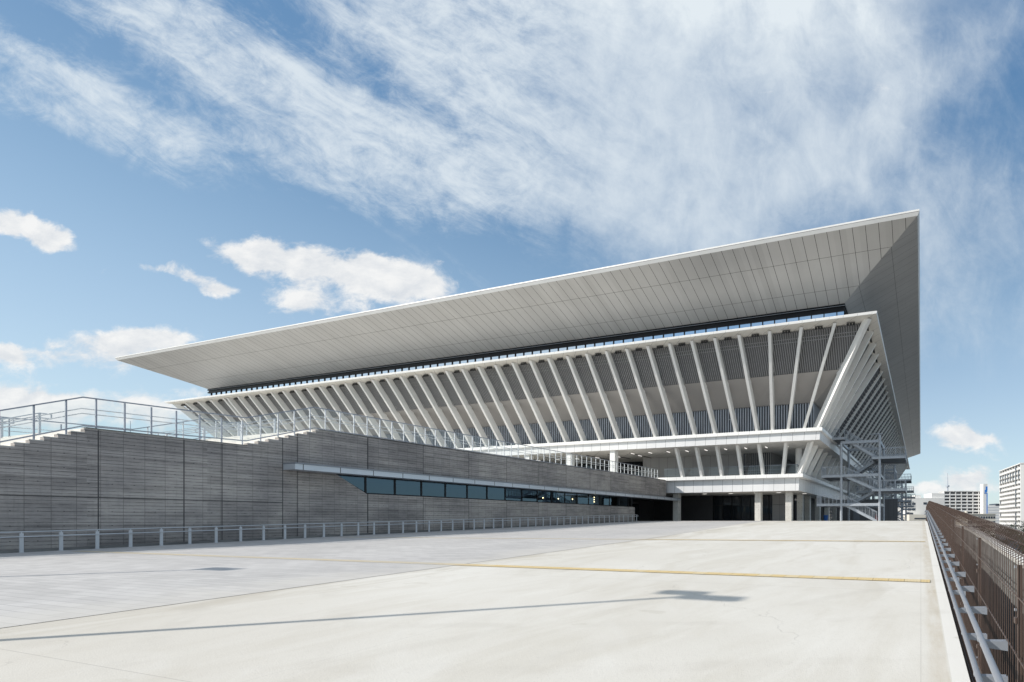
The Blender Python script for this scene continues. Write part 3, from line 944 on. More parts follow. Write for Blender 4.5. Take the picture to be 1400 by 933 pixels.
# ------------------------------------------------------------------ right side: mesh fence and double pipe rail
FX = .46
def fz(y): return zg(.4, y)
FEN = thing('mesh_fence', 'tall dark brown welded wire fence along the deck edge', 'fence', (FX, 2, .1))
f0 = Vector(FEN.location)
PW = 1.76
HF = 1.41
for k in range(-1, 27):
    ya = 1.0 + PW * k; yb = ya + PW - .012
    za, zb = fz(ya), fz(yb)
    b = MB(); n = 25
    for i in range(n + 1):
        f = (i + .5) / (n + 1); y = ya + (yb - ya) * f; z = za + (zb - za) * f
        b.bar((FX, y, z - .75), (FX, y, z + HF - .09), .0036)
        b.bar((FX, y, z + HF - .09), (FX + .055, y, z + HF), .0036); b.bar((FX + .055, y, z + HF), (FX + .11, y, z + HF - .09), .0036); b.bar((FX + .11, y, z + HF - .09), (FX + .012, y, z + HF - .14), .0036)
    for h, dx in ((-.70, 0), (-.4, 0), (-.1, 0), (.2, 0), (.5, 0), (.8, 0), (1.1, 0), (HF - .09, 0), (HF, .055), (HF - .09, .11)):
        b.bar((FX + dx, ya, za + h), (FX + dx, yb, zb + h), .006)
    o = b.build('wire_panel', M['brown'], FEN); o.location = -f0
pm = MB(); pm.box(.0, .022, -.014, .014, -.85, HF - .16); pm.box(-.014, .004, -.018, .018, .30, .33); pm.box(-.014, .004, -.018, .018, .95, .98)
pmm = pm.mesh('post', M['brown'])
cl = MB()
for h in (-.3, .22, .62, 1.02, 1.24): cl.box(-.014, -.004, -.006, .006, h - .006, h + .006)
clm = cl.mesh('clamp', M['galv'])
for k in range(-1, 28):
    y = 1.0 + PW * k - .02
    p = inst('post', pmm, FEN, Vector((FX + .012, y, fz(y))) - f0)
    c = inst('clamp', clm, p, (0, 0, 0))
RR = thing('pipe_handrail', 'grey double pipe handrail held by flat brackets off the brown fence', 'handrail', (.33, 2, .1))
r0 = Vector(RR.location)
yr = frange(-1.5, 47.3, 60)
for x, h in ((.325, .80), (.305, .60)):
    b = MB().path([(x, a, fz(a) + h) for a in yr], .0175, 14)
    o = b.build('rail', M['rail_grey'], RR, smooth=True); o.location = -r0
BKS = []
for x, h in ((.325, .80), (.305, .60)):
    bk = MB()
    bk.prism([(x - .33, -.006, h - .02), (x - .33, -.006, h - .052), (FX - .325, -.006, h - .064), (FX - .325, -.006, h - .010)], (0, 0, 0), (0, .05, 0))
    bk.box(x - .345, x - .315, -.004, .042, h - .025, h - .005)
    BKS.append(bk.mesh('bracket', M['rail_grey']))
for k in range(49):
    y = 1.0 + .88 * k + .22
    for bkm in BKS: inst('bracket', bkm, RR, Vector((.33, y, fz(y))) - r0)

# retaining wall of the lower road beyond the fence
RW = thing('retaining_wall', 'grey concrete wall of the lower road seen through the brown fence', 'wall', (3, 20, -7))
w0 = Vector(RW.location)
b = MB()
for a, c in zip(frange(-2, 60, 31)[:-1], frange(-2, 60, 31)[1:]):
    b.hexa([(3.0, a, -7), (3.3, a, -7), (3.3, c, -7), (3.0, c, -7)], [(3.0, a, fz(a) - .55), (3.3, a, fz(a) - .55), (3.3, c, fz(c) - .55), (3.0, c, fz(c) - .55)])
o = b.build('wall', M['retaining'], RW); o.location = -w0
b = MB()
for a, c in zip(frange(-2, 60, 31)[:-1], frange(-2, 60, 31)[1:]):
    b.hexa([(2.92, a, fz(a) - .55), (3.38, a, fz(a) - .55), (3.38, c, fz(c) - .55), (2.92, c, fz(c) - .55)], [(2.92, a, fz(a) - .40), (3.38, a, fz(a) - .40), (3.38, c, fz(c) - .40), (2.92, c, fz(c) - .40)])
o = b.build('coping', M['step'], RW); o.location = -w0
pil = MB().box(-.12, .0, -.2, .2, -7, -.56).mesh('pilaster', M['retaining'])
for k in range(10):
    y = 1 + 4.2 * k; inst('pilaster', pil, RW, Vector((3.0, y, fz(y))) - w0)

# ------------------------------------------------------------------ steel escape stairs on the right side
def stair_tower():
    root = thing('escape_stair', '', 'stair', (0, 0, 0), 0, 'steel escape stairs along the side of the arena')
    G, D = M['galv'], M['galv_dark']
    XL_, XR_ = -4.78, 0.0       # post lines; origin at the front right post
    for (x, y, zt) in ((XR_, 0, 10.75), (XL_, 0, 9.9), (XR_, 6.6, 10.4), (XL_, 6.6, 10.2)):
        b = MB().tube((x, y, -.4), (x, y, zt), .17, 14)
        for z in (1.9, 3.9, 5.8, 8.0): b.tube((x, y, z - .06), (x, y, z + .06), .19, 14)
        b.build('post', G, root)
    MB().box(-1.2, .35, -.25, .25, 10.78, 10.86).build('cap_plate', G, root)
    for z in (2.05, 5.75, 9.95):
        for p_, q_ in (((XL_, 0), (XR_, 0)), ((XL_, 6.6), (XR_, 6.6)), ((XL_, 0), (XL_, 6.6)), ((XR_, 0), (XR_, 6.6))):
            MB().bar((*p_, z), (*q_, z), .22, .34).build('beam', G, root)
    def rail(pts, name='railing'):
        b = MB()
        for p, q in zip(pts[:-1], pts[1:]):
            p, q = Vector(p), Vector(q); up = Vector((0, 0, 1.1)); L = (q - p).length
            b.bar(p + up, q + up, .055); b.bar(p + up * .92, q + up * .92, .03); b.bar(p + up * .09, q + up * .09, .035)
            n = max(1, round(L / .52))
            for i in range(n + 1):
                s = p + (q - p) * i / n; b.bar(s, s + up, .045, .045, (0, 1, 0))
            m = max(1, round(L / .13))
            for i in range(m):
                s = p + (q - p) * (i + .5) / m; b.bar(s + up * .09, s + up * .92, .012, .012, (0, 1, 0))
        return b.build(name, G, root)
    # landings: right ones lean out past the posts, left ones run back to the building
    def landing(x0, x1, y0, y1, z, rails):
        b = MB(); b.box(x0, x1, y0, y1, z - .06, z)
        o = b.build('landing', D, root)
        e = MB(); e.box(x0 - .04, x1 + .04, y0 - .06, y0 - .002, z - .26, z + .04); e.box(x0 - .04, x1 + .04, y1 + .002, y1 + .06, z - .26, z + .04)
        e.box(x0 - .06, x0 - .002, y0, y1, z - .26, z + .04); e.box(x1 + .002, x1 + .06, y0, y1, z - .26, z + .04)
        k = e.build('edge_beam', G, o)
        for r_ in rails: rail(r_)
    RX = 3.05; LXX = -7.3
    for z in (7.95, 3.95):
        landing(-.9, RX, -.1, 6.2, z, [[(.25, -.1, z), (RX, -.1, z), (RX, 6.2, z), (.25, 6.2, z)]])
    for z, lx in ((5.8, -7.3), (2.15, -7.9)):
        landing(lx, -4.4, -.1, 6.2, z, [[(-4.3, -.1, z), (lx, -.1, z), (lx, 3.0, z)]])
    landing(-6.6, -4.4, -.1, 4.2, 10.6, [[(-5.0, -.1, 10.6), (-6.4, -.1, 10.6)]])
    def flight(xa, za, xb, zb, y0, y1):
        for y in (y1, y0): o = MB().bar((xa, y, za - .1), (xb, y, zb - .1), .06, .30).build('stringer', G, root)
        n = max(4, round(abs(za - zb) / .19)); s = MB()
        for i in range(n):
            f = (i + .5) / n; x = xa + (xb - xa) * f; z = za + (zb - za) * f
            s.box(x - .15, x + .15, y0 + .04, y1 - .04, z - .03, z)
        s.build('treads', D, root)
        rail([(xa, y0, za), (xb, y0, zb)]); rail([(xa, y1, za), (xb, y1, zb)])
    flight(-4.4, 10.6, -.3, 7.95, .3, 2.6)
    flight(-.9, 7.95, -4.4, 5.8, 3.4, 5.8)
    flight(-4.4, 5.8, -.3, 3.95, .3, 2.6)
    flight(-.9, 3.95, -4.4, 2.15, 3.4, 5.8)
    flight(-4.4, 2.15, -.4, 0.05, .3, 2.6)
    return root
def copy_tree(o, parent=None):
    c = o.copy(); COL.objects.link(c)
    if parent is not None: c.parent = parent
    for ch in list(o.children): copy_tree(ch, c)
    return c
T0 = stair_tower()
stairs = [T0]
for k in range(3): stairs.append(copy_tree(T0))
for s, (y, lab) in zip(stairs, ((61.4, 'galvanised steel escape stair nearest the corner columns of the arena'),
                                (97, 'grey steel escape stair directly behind the corner one'),
                                (133, 'third grey steel escape stair back along the arena side'),
                                (169, 'farthest grey steel escape stair by the low white block'))):
    s.location = (-4.9, y, 1.56); s['label'] = lab
# ------------------------------------------------------------------ small things by the escape stair
bu = thing('bin', 'small blue bin on the ground beside the first escape stair', 'bin', (-12.9, 68, 1.56))
M['blue'] = plain('blue_plastic', (.03, .16, .55), .4)
MB().tube((0, 0, 0), (0, 0, .75), .26, 14, .32).build('body', M['blue'], bu)
MB().tube((0, 0, .75), (0, 0, .82), .35, 14, .33).build('lid', M['blue'], bu)
M['red'] = plain('red_plastic', (.5, .05, .03), .45)
co = thing('traffic_cone', 'orange-red traffic cone by the foot of the escape stair', 'cone', (-5.5, 63.5, 1.56))
MB().tube((0, 0, .05), (0, 0, .85), .2, 14, .04).build('cone', M['red'], co)
MB().box(-.25, .25, -.25, .25, 0, .05).build('base', M['red'], co)
sw = thing('added_dark_wall', 'added dark grey wall hiding the city behind the first steel escape stair', 'wall', (-14.4, 86, 1.56))
b = MB(); b.box(0, 10.6, 0, .25, -.2, 3.7); b.build('wall', M['dark_grey_clad'], sw)  # invented dark wall, keeps the bright city from showing through the stair
MB().box(-.05, 10.65, -.05, .3, 3.702, 3.78).build('coping', M['galv_dark'], sw)
MB().box(3.0, 4.1, -.03, -.002, 0, 2.1).build('door', M['galv_dark'], sw)

# ------------------------------------------------------------------ city behind
def at(px, py, d):
    a = (px - CX) / FPX; bb = (HY - py) / FPX
    return Vector(((a * C_ - S_) * d, (a * S_ + C_) * d, EYE + bb * d))
GZ = -7.0
M['bwhite'] = plain('white_render', (.74, .73, .71), .7, var=.05, scale=.1)
M['bcream'] = plain('cream_render', (.68, .64, .56), .7, var=.05, scale=.1)
M['bgrey'] = plain('pale_grey_render', (.55, .56, .58), .7, var=.05, scale=.1)
M['bwin'] = plain('far_window_glass', (.05, .06, .08), .25, var=.2, scale=.3)
M['bshade'] = plain('dark_balcony_recess', (.10, .105, .115), .6, var=.3, scale=.4)
M['bblue'] = plain('blue_sign_paint', (.02, .19, .62), .5)
def bld(name, label, px0, px1, d0, d1, ptop, depth, mat, cat='building'):
    """a block whose front face runs from picture column px0 (at distance d0) to px1 (at d1) with its top at row ptop"""
    A = at(px0, ptop, d0); B = at(px1, ptop, d1)
    w = math.hypot(B.x - A.x, B.y - A.y); h = A.z - GZ
    root = thing(name, label, cat, (A.x, A.y, GZ), math.atan2(B.y - A.y, B.x - A.x))
    return root, w, h
# white block behind the stairs
r, w, h = bld('office_block', 'low white block with small square windows behind the fence end', 1238, 1291.5, 262, 262, 681, 20, None)
b = MB(); b.box(0, w, 0, 18, 0, h); b.box(w * .27, w * .43, 2, 12, h, h + 1.6); b.box(w * .68, w, 1, 14, h, h + 2.6)
b.build('wall', M['bwhite'], r)
wm = MB().box(-.9, .9, -.08, .1, -.6, .6).mesh('window', M['bwin'])
for fx, fzz in ((.10, -3.4), (.10, -6.2), (.21, -3.2), (.21, -6.2), (.50, -3), (.66, -2.9), (.80, -3.4), (.06, -8.4), (.15, -8.6)):
    inst('window', wm, r, (w * fx, 0, h + fzz), scale=(1 if fx < .6 else .5, 1, 1))
b = MB().box(-2, w * .38, -14, -.3, 0, h - 9.2); b.build('annex', M['bcream'], r)
b = MB(); b.box(w * .03, w * .36, -14.1, -14.0, h - 11.6, h - 10.9); b.build('window', M['bwin'], r)
# slab with a grid of balconies
r, w, h = bld('apartment_block', 'white apartment slab with a regular grid of balconies', 1291, 1346, 430, 430, 671.5, 14, None)
b = MB(); b.box(0, w, 1.6, 14, 0, h); b.box(-.4, w + .4, -.4, 14, h - .5, h)
for k in range(8): b.box(w * k / 7 - .3, w * k / 7 + .3, -.2, 1.62, 0, h - .5)
b.build('wall', M['bwhite'], r)
fl = 2.9
wm = MB().box(.3, w / 7 - .3, 1.5, 1.59, .0, fl - .25).mesh('window', M['bshade'])
bmz = MB().box(.3, w / 7 - .3, -.1, .0, .0, 1.15).box(.3, w / 7 - .3, 0, 1.6, -.18, 0).mesh('balcony', M['bwhite'])
for j in range(8):
    for k in range(7):
        z = h - .9 - fl * (j + 1)
        if z < 0: continue
        inst('window', wm, r, (w * k / 7, 0, z)); inst('balcony', bmz, r, (w * k / 7, 0, z))
# white service tower with blue mark
r, w, h = bld('service_tower', 'slender white tower with a blue emblem beside the balcony slab', 1343.3, 1349, 425, 425, 662.0, 6, None, 'tower')
MB().box(0, w, -1.5, 5, 0, h).build('shaft', M['bwhite'], r)
MB().box(w * .78, w * 1.02, -1.6, -1.51, 0, h - 8).build('stripe', M['bblue'], r)
b = MB()
cxm, czm = w * .62, h - 6.3
b.prism([(cxm + 1.15 * math.cos(a), -1.62, czm + 1.15 * math.sin(a)) for a in [2 * math.pi * i / 16 for i in range(16)]], (0, 0, 0), (0, .08, 0))
b.box(cxm - .2, cxm + 1.4, -1.66, -1.6, czm + .6, czm + 4.0); b.box(cxm - 1.5, cxm + .3, -1.66, -1.6, czm - 2.2, czm - 1.3)
b.build('emblem', M['bblue'], r)
# low cream block with a row of windows
r, w, h = bld('school_block', 'low cream block with one long row of square windows', 1323, 1361, 215, 215, 702.5, 14, None)
b = MB(); b.box(0, w, 0, 14, 0, h); b.box(-.3, w + .3, -.3, 14.3, h - .35, h); b.box(w * .05, w * .1, 3, 5, h, h + 1.2)
b.build('wall', M['bcream'], r)
wm = MB().box(-.42, .42, -.06, .1, -.5, .5).mesh('window', M['bwin'])
for j in range(3):
    for k in range(11): inst('window', wm, r, (w * (k + .5) / 11, 0, h - 1.7 - 2.1 * j))
# pale banded block between
r, w, h = bld('office_block', 'distant white office with thin grey floor bands beside the right-hand tower', 1350, 1370, 620, 620, 691, 20, None)
MB().box(0, w, 0, 20, 0, h).build('wall', M['bwhite'], r)
for j in range(7):
    MB().box(.4, w - .4, -.15, .05, h - 3.4 - 3.4 * j, h - 2.2 - 3.4 * j).build('window_band', M['bgrey'], r)
MB().box(w * .55, w, -.3, 18, h - .6, h + 2.0).build('sign_box', M['bwin'], r)
# tall tower at the right edge: balcony side and blank gable
A = at(1366.5, 641.5, 330); B = at(1395.5, 633, 284)
w = math.hypot(B.x - A.x, B.y - A.y); h = B.z - GZ
r = thing('apartment_tower', 'tall white apartment tower with stacked balconies and a blank gable', 'building', (A.x, A.y, GZ), math.atan2(B.y - A.y, B.x - A.x))
b = MB(); b.box(0, w, 1.5, 40, 0, h); b.box(-.3, w + .3, -.3, 40, h - .6, h); b.box(w - .9, w, -.1, 1.5, 0, h - .6)
b.build('wall', M['bwhite'], r)
MB().box(w + .002, w + .35, 5.2, 6.4, 0, h - .7).build('gable_joint', M['bgrey'], r)
fl = 2.75; nb = 8; bw = (w - 1) / nb
wm = MB().box(.2, bw - .2, 1.42, 1.49, 0, fl - .3).mesh('window', M['bshade'])
bmz = MB(); bmz.box(.05, bw - .05, -.12, .0, .0, 1.3); bmz.box(.05, bw - .05, 0, 1.5, -.16, 0); bmz.box(-.06, .06, .0, 1.5, 0, fl)
bmz = bmz.mesh('balcony', M['bwhite'])
dkm = MB().box(bw * .35, bw * .8, -.2, -.125, .1, 2.0).mesh('screen', M['bwin'])
for j in range(16):
    z = h - .8 - fl * (j + 1)
    if z < 0: break
    for k in range(nb):
        inst('window', wm, r, (bw * k, 0, z)); bo = inst('balcony', bmz, r, (bw * k, 0, z))
        if j in (1, 2) or k == nb - 2 and j % 5 != 4 or (k == 0 and j % 3 == 1): inst('screen', dkm, bo, (0, 0, 0))
# lattice tower on the skyline
def spire(px, ptop, pbase, d, label, wide):
    A = at(px, ptop, d)
    root = thing('broadcast_tower', label, 'tower', (A.x, A.y, GZ), 0)
    h = A.z - GZ; m = plain('pale_tower_steel', (.42, .46, .52), .6)
    b = MB(); b.tube((0, 0, 0), (0, 0, h * .72), wide, 10, wide * .45); b.build('shaft', m, root)
    b = MB(); b.tube((0, 0, h * .55), (0, 0, h * .60), wide * 1.5, 12, wide * 1.9); b.tube((0, 0, h * .72), (0, 0, h * .75), wide * 1.1, 12, wide * 1.2); b.build('deck', m, root)
    b = MB(); b.tube((0, 0, h * .72), (0, 0, h), wide * .35, 8, wide * .12); b.build('mast', m, root)
spire(1295.5, 647, 690, 1900, 'thin broadcast tower rising behind the balcony slab', 6)
spire(178.3, 576, 592, 420, 'thin mast tower on the skyline behind the stair balustrade', 1.1)

# ------------------------------------------------------------------ trees at the right edge
def bare_tree(root_loc, h, label):
    root = thing('bare_tree', label, 'tree', root_loc)
    mt = plain('grey_brown_bark', (.13, .095, .07), .8)
    tr = MB(); cr = MB()
    rnd = random.Random(3)
    def grow(p, d, L, r, lev):
        q = p + d * L
        (tr if lev == 0 else cr).tube(p, q, r, 6 if lev < 2 else 4, r * .65)
        if lev >= 5: return
        for k in range(3 if lev < 3 else 2):
            a = rnd.uniform(.3, .75); ph = rnd.uniform(0, 6.28)
            u = d.orthogonal().normalized(); v = d.cross(u)
            nd = (d * math.cos(a) + (u * math.cos(ph) + v * math.sin(ph)) * math.sin(a) + Vector((0, 0, .15))).normalized()
            grow(q, nd, L * rnd.uniform(.6, .85), r * .6, lev + 1)
    grow(Vector((0, 0, 0)), Vector((0, 0, 1)), h * .28, h * .022, 0)
    tr.build('trunk', mt, root); cr.build('crown', mt, root)
P = at(1398, 700, 90); bare_tree((P.x, P.y, GZ), 11.0, 'bare brown tree in front of the tall apartment tower')
def pine(loc, h, label, seed):
    rnd = random.Random(seed)
    root = thing('pine_tree', label, 'tree', loc)
    MB().tube((0, 0, 0), (0, 0, h * .8), h * .03, 8, h * .012).build('trunk', plain('pine_bark', (.10, .07, .05), .9), root)
    mt, t, b_ = new_mat('pine_needles'); p, x, y, z = t.pos()
    t.link(t.mix(t.noise(p, 3, 3), (.018, .035, .012, 1), (.05, .075, .028, 1)), b_.inputs['Base Color']); b_.inputs['Roughness'].default_value = .7
    c = MB()
    for i in range(45):
        a = rnd.uniform(0, 6.28); rr = h * .33 * math.sqrt(rnd.random()); zc = h * rnd.uniform(.5, 1.0)
        rr *= 1.15 - .8 * (zc / h - .5) * 2 * .8
        cc = Vector((rr * math.cos(a), rr * math.sin(a), zc))
        for j in range(55):
            q = cc + Vector((rnd.gauss(0, .42), rnd.gauss(0, .42), rnd.gauss(0, .2)))
            d1 = Vector((rnd.uniform(-1, 1), rnd.uniform(-1, 1), rnd.uniform(-.3, 1))).normalized() * .22
            d2 = d1.orthogonal().normalized() * .05
            c.quad(q - d2, q + d1 * .5 - d2 * 1.5, q + d1, q + d1 * .5 + d2 * 1.5)
    c.build('crown', mt, root)
P = at(1400, 714, 60); pine((P.x + 1.2, P.y, GZ), 8.3, 'dark green pine at the foot of the bare tree', 5)

P = at(1376, 714, 85); pine((P.x, P.y, GZ), 7.8, 'small dark pine below the tall apartment tower, left of the bare tree', 9)
P = at(1345, 712, 130); pine((P.x, P.y, GZ), 7.4, 'low dark pine in front of the cream block with square windows', 14)

# ------------------------------------------------------------------ street lamps whose shadows cross the paving
SUN = Vector((-.834, -.552, 0)).normalized()
EL = R(32)
def street_lamp(tipx, tipy, H, label, arms):
    L = H / math.tan(EL)
    bx, by = tipx + SUN.x * L, tipy + SUN.y * L
    z0 = zg(bx, by)
    root = thing('street_lamp', label, 'street lamp', (bx, by, z0), 0, 'street lamps on the plaza')
    m = M['rail_grey']
    MB().tube((0, 0, 0), (0, 0, H), .075, 14, .055).build('pole', m, root)
    MB().tube((0, 0, 0), (0, 0, .05), .16, 14).build('base_plate', m, root)
    for s in arms:
        b = MB(); b.box(s[0], s[1], s[2], s[3], H - .02 + s[4], H + .08 + s[4]); b.build('lamp_head', m, root)
street_lamp(-3.42, 7.5, 9.0, 'tall grey street lamp with two flat heads on the plaza', ((-.06, .95, -.18, .16, 0), (-.75, .06, .02, .34, .12)))
street_lamp(-16.9, 7.75, 9.0, 'tall grey street lamp with one flat head near the stair foot', ((-.55, .6, -.18, .18, 0),))

# ------------------------------------------------------------------ camera
cam = bpy.data.cameras.new('Camera'); co_ = bpy.data.objects.new('Camera', cam); COL.objects.link(co_)
co_.location = (0, 0, EYE); co_.rotation_euler = (R(90), 0, TH)
cam.sensor_width = 36; cam.lens = FPX / 1400 * 36
cam.shift_x = (700 - CX) / 1400; cam.shift_y = (HY - 466.5) / 1400
cam.clip_start = .05; cam.clip_end = 9000
SC.camera = co_

# ------------------------------------------------------------------ sun
sd = bpy.data.lights.new('sun', 'SUN'); so = bpy.data.objects.new('sun', sd); COL.objects.link(so)
sd.energy = 4.2; sd.angle = R(.5); sd.color = (1, .945, .865)
sv = Vector((SUN.x * math.cos(EL), SUN.y * math.cos(EL), math.sin(EL)))
so.rotation_euler = sv.to_track_quat('Z', 'Y').to_euler()

# ------------------------------------------------------------------ sky with cirrus and cumulus
wd = bpy.data.worlds.new('World'); SC.world = wd; wd.use_nodes = True
nt = wd.node_tree; nt.nodes.clear(); t = NT(nt)
out = t.n('ShaderNodeOutputWorld'); bgn = t.n('ShaderNodeBackground')
sky = t.n('ShaderNodeTexSky', sky_type='NISHITA')
sky.sun_disc = False; sky.sun_elevation = EL; sky.sun_rotation = math.atan2(SUN.x, SUN.y)
sky.altitude = 10; sky.air_density = 1.0; sky.dust_density = .6; sky.ozone_density = 1.6
tc = t.n('ShaderNodeTexCoord'); sp = t.n('ShaderNodeSeparateXYZ'); t.link(tc.outputs['Generated'], sp.inputs[0])
dx, dy, dz = sp.outputs
fw = t.add(t.mul(dx, -S_), t.mul(dy, C_)); rt = t.add(t.mul(dx, C_), t.mul(dy, S_))
fwc = t.m('MAXIMUM', fw, .08)
U = t.m('DIVIDE', rt, fwc); V = t.m('DIVIDE', dz, fwc)      # gnomonic chart of the sky, fixed to the compass
front = t.sstep(fw, .08, .25)
def px(x): return (x - CX) / FPX
def py(y): return (HY - y) / FPX
wv = t.noise(t.xyz(U, V, 0.0), 1.6, 5, .6, 0, True)
ws = t.n('ShaderNodeSeparateColor'); t.link(wv, ws.inputs[0])
Uw = t.add(U, t.mul(t.sub(ws.outputs[0], .5), .22)); Vw = t.add(V, t.mul(t.sub(ws.outputs[1], .5), .22))
wv2 = t.noise(t.xyz(U, V, 7.0), 5.5, 5, .62, 0, True)
ws2 = t.n('ShaderNodeSeparateColor'); t.link(wv2, ws2.inputs[0])
Uc = t.add(U, t.mul(t.sub(ws2.outputs[0], .5), .09)); Vc = t.add(V, t.mul(t.sub(ws2.outputs[1], .5), .09))
def ell(x, y, rx, ry, ang, w, u=None, v=None, p=1.0):
    """soft ellipse centred on a sky direction; ang: degrees down to the right"""
    u = u or Uw; v = v or Vw
    a = R(-ang); ca, sa = math.cos(a), math.sin(a)
    du = t.sub(u, px(x)); dv = t.sub(v, py(y))
    e1 = t.m('MULTIPLY_ADD', du, ca * FPX / rx, t.mul(dv, sa * FPX / rx))
    e2 = t.m('MULTIPLY_ADD', du, -sa * FPX / ry, t.mul(dv, ca * FPX / ry))
    q = t.m('MULTIPLY_ADD', e1, e1, t.mul(e2, e2))
    return t.mul(t.m('EXPONENT', t.mul(q, -p)), w)
def total(lst):
    s = lst[0]
    for q in lst[1:]: s = t.add(s, q)
    return s
def rot(ang, su, sv_, zoff):
    a = R(-ang); ca, sa = math.cos(a), math.sin(a)
    e1 = t.add(t.mul(U, ca * su), t.mul(V, sa * su)); e2 = t.add(t.mul(U, -sa * sv_), t.mul(V, ca * sv_))
    return t.xyz(e1, e2, zoff)
CIR = [ell(95, 118, 170, 30, 27, .9), ell(210, 180, 95, 28, 25, .7), ell(70, 165, 190, 26, 24, .5), ell(250, 60, 170, 60, 33, .75), ell(430, 150, 230, 44, 31, .95), ell(390, 215, 160, 32, 24, .4), ell(530, 205, 90, 26, 24, .6), ell(470, 240, 130, 34, 22, .45), ell(640, 280, 55, 18, 30, .35),
       ell(560, 60, 220, 75, 33, .8), ell(840, 110, 270, 150, 20, 1.2), ell(930, 190, 190, 170, 55, 1.05), ell(960, 20, 230, 110, 0, 1.0), ell(700, 210, 130, 60, 40, .55), ell(900, 285, 110, 60, 30, .4),
       ell(1270, 110, 190, 48, -42, .55), ell(1200, 60, 60, 60, 0, .4), ell(1340, 320, 130, 130, 0, .42), ell(1180, 250, 60, 90, -35, .3), ell(640, 390, 90, 30, 25, .25), ell(1290, 430, 90, 35, 0, .3), ell(1310, 250, 170, 260, 0, .2)]
cm = total(CIR)
nL = t.noise(rot(29, 1.8, 5.2, 1.0), 2.0, 10, .68, .7)
nL2 = t.noise(rot(20, 3.2, 5.2, 4.0), 3.2, 9, .72, .9)
nR = t.noise(rot(100, 1.3, 3.2, 2.0), 2.4, 9, .6, .5)
nR2 = t.noise(rot(60, 2.0, 3.0, 5.0), 4.2, 8, .64, .5)
selr = t.sstep(U, px(620), px(1000))
mixf = t.n('ShaderNodeMix'); t.link(selr, mixf.inputs[0])
t.link(t.add(t.mul(nL, .6), t.mul(nL2, .4)), mixf.inputs[2]); t.link(t.add(t.mul(nR, .6), t.mul(nR2, .4)), mixf.inputs[3])
fib = t.noise(rot(31, 2.6, 11.0, 9.0), 2.4, 8, .66, .9)
fibR = t.noise(rot(80, 3.0, 5.0, 8.0), 2.4, 8, .64, .9)
iso = t.noise(t.xyz(Uc, t.mul(Vc, 1.25), 12.0), 13.0, 7, .72, .4)
fb = t.add(t.mul(fib, t.sub(1.0, selr)), t.mul(fibR, selr))
amp = t.lin(selr, 0, 1, 2.1, .85)
ci = t.add(t.mul(t.m('MINIMUM', cm, 1.0), .66), t.mul(t.sub(mixf.outputs[0], .5), amp))
ci = t.add(ci, t.mul(t.sub(fb, .5), .4))
ci = t.add(ci, t.mul(t.sub(iso, .5), t.lin(selr, 0, 1, .46, .26)))
ci = t.mul(t.sstep(ci, .05, .95), .88)
ci = t.mul(ci, t.sstep(cm, .03, .25))
CUM = [ell(20, 306, 62, 20, 10, 1, Uc, Vc), ell(75, 326, 38, 13, 22, .9, Uc, Vc), ell(440, 362, 120, 30, 8, 1.1, Uc, Vc), ell(545, 385, 75, 27, 12, 1.0, Uc, Vc), ell(345, 352, 60, 22, 12, .8, Uc, Vc), ell(430, 412, 75, 24, 8, .9, Uc, Vc),
       ell(275, 385, 50, 14, 20, .8, Uc, Vc), ell(205, 369, 36, 9, 5, .5, Uc, Vc), ell(300, 397, 26, 11, 5, .5, Uc, Vc), ell(170, 466, 85, 17, -4, .85, Uc, Vc), ell(220, 472, 55, 18, -4, .6, Uc, Vc), ell(130, 496, 110, 18, 0, .75, Uc, Vc), ell(12, 485, 34, 15, 8, .9, Uc, Vc), ell(10, 545, 60, 28, 15, .85, Uc, Vc), ell(120, 570, 190, 24, 3, .7, Uc, Vc), ell(180, 545, 150, 20, 3, .6, Uc, Vc), ell(300, 520, 120, 22, 0, .5, Uc, Vc),
       ell(1315, 598, 46, 16, 0, .85, Uc, Vc), ell(1345, 602, 30, 8, 0, .6, Uc, Vc), ell(1318, 648, 44, 14, 0, 1.0, Uc, Vc), ell(1255, 664, 40, 12, 0, .6, Uc, Vc), ell(1330, 668, 80, 12, 0, .6, Uc, Vc), ell(1262, 690, 60, 14, 0, .4, Uc, Vc)]
cs = total(CUM)
def puff(du, dv):
    q = t.xyz(t.add(U, du), t.mul(t.add(V, dv), 1.7), 3.0)
    a_ = t.noise(q, 5.0, 3, .55, .3)
    b_ = t.noise(q, 15.0, 9, .68, .35)
    return t.add(t.mul(a_, .55), t.mul(b_, .45))
nC = puff(0.0, 0.0); nD = puff(-.012, .022)
cu = t.add(t.mul(cs, .80), t.mul(t.sub(nC, .5), 2.3))
cu = t.sstep(cu, .30, .72)
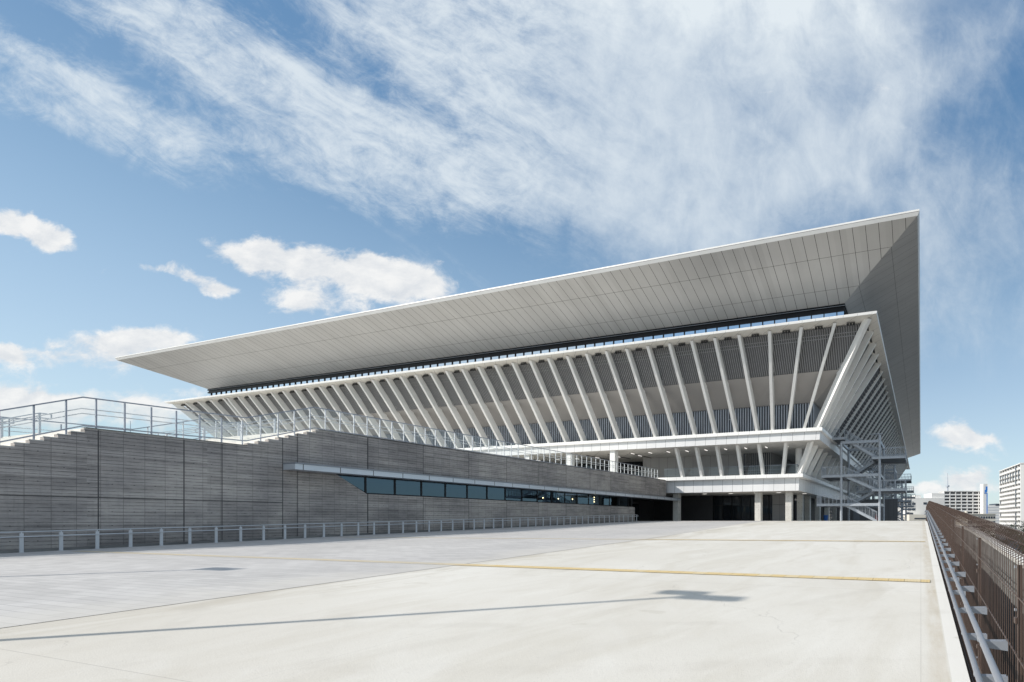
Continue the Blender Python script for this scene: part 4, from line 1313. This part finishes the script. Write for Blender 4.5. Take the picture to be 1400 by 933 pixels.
lit = t.add(.62, t.mul(t.sub(nC, nD), 4.0))
shade = t.m('SUBTRACT', 1.0, t.m('MAXIMUM', lit, 0.0), clamp=True)
fill_cloud = t.mul(t.sstep(t.noise(tc.outputs['Generated'], 2.2, 6, .6, .4), .36, .60), t.sstep(dz, .02, .3))  # cloud cover mostly out of view, widened to make the fill light less blue
ci = t.add(t.mul(ci, front), t.mul(fill_cloud, t.sub(.9, t.mul(t.mul(front, t.sub(1.0, t.sstep(dz, .66, .8))), .9))))
cu = t.mul(cu, front)
rp = t.n('ShaderNodeValToRGB'); rp.color_ramp.interpolation = 'B_SPLINE'
el_ = rp.color_ramp.elements
stops = ((0.0, (3.5, 4.1, 4.5)), (.12, (3.1, 3.85, 4.4)), (.237, (2.45, 3.28, 4.2)), (.37, (1.58, 2.47, 3.5)), (.5, (.86, 1.63, 2.74)), (.65, (.58, 1.38, 2.62)), (1.0, (.48, 1.15, 2.4)))
for k, (p_, c_) in enumerate(stops):
    e_ = el_[k] if k < 2 else el_.new(p_)
    e_.position = p_; e_.color = (*[q / 5 for q in c_], 1)
t.link(dz, rp.inputs[0])
grad = t.mix(1.0, rp.outputs[0], (5, 5, 5, 1), 'MULTIPLY')
tint = t.mix(.75, t.mix(1.0, sky.outputs[0], (.85, .94, .91, 1), 'MULTIPLY'), grad)
c1 = t.mix(ci, tint, (4.3, 4.7, 5.0, 1))
cucol = t.mix(shade, (5.25, 5.25, 5.2, 1), (3.9, 4.1, 4.35, 1))
c2 = t.mix(t.mul(cu, .95), c1, cucol)
t.link(c2, bgn.inputs['Color']); bgn.inputs['Strength'].default_value = .15
t.link(bgn.outputs[0], out.inputs[0])

# ------------------------------------------------------------------ render look
SC.render.engine = 'CYCLES'
SC.view_settings.view_transform = 'Standard'; SC.view_settings.look = 'None'
SC.view_settings.exposure = .25; SC.view_settings.gamma = 1
SC.cycles.max_bounces = 8; SC.cycles.diffuse_bounces = 4; SC.cycles.transparent_max_bounces = 24
SC.cycles.use_denoising = True
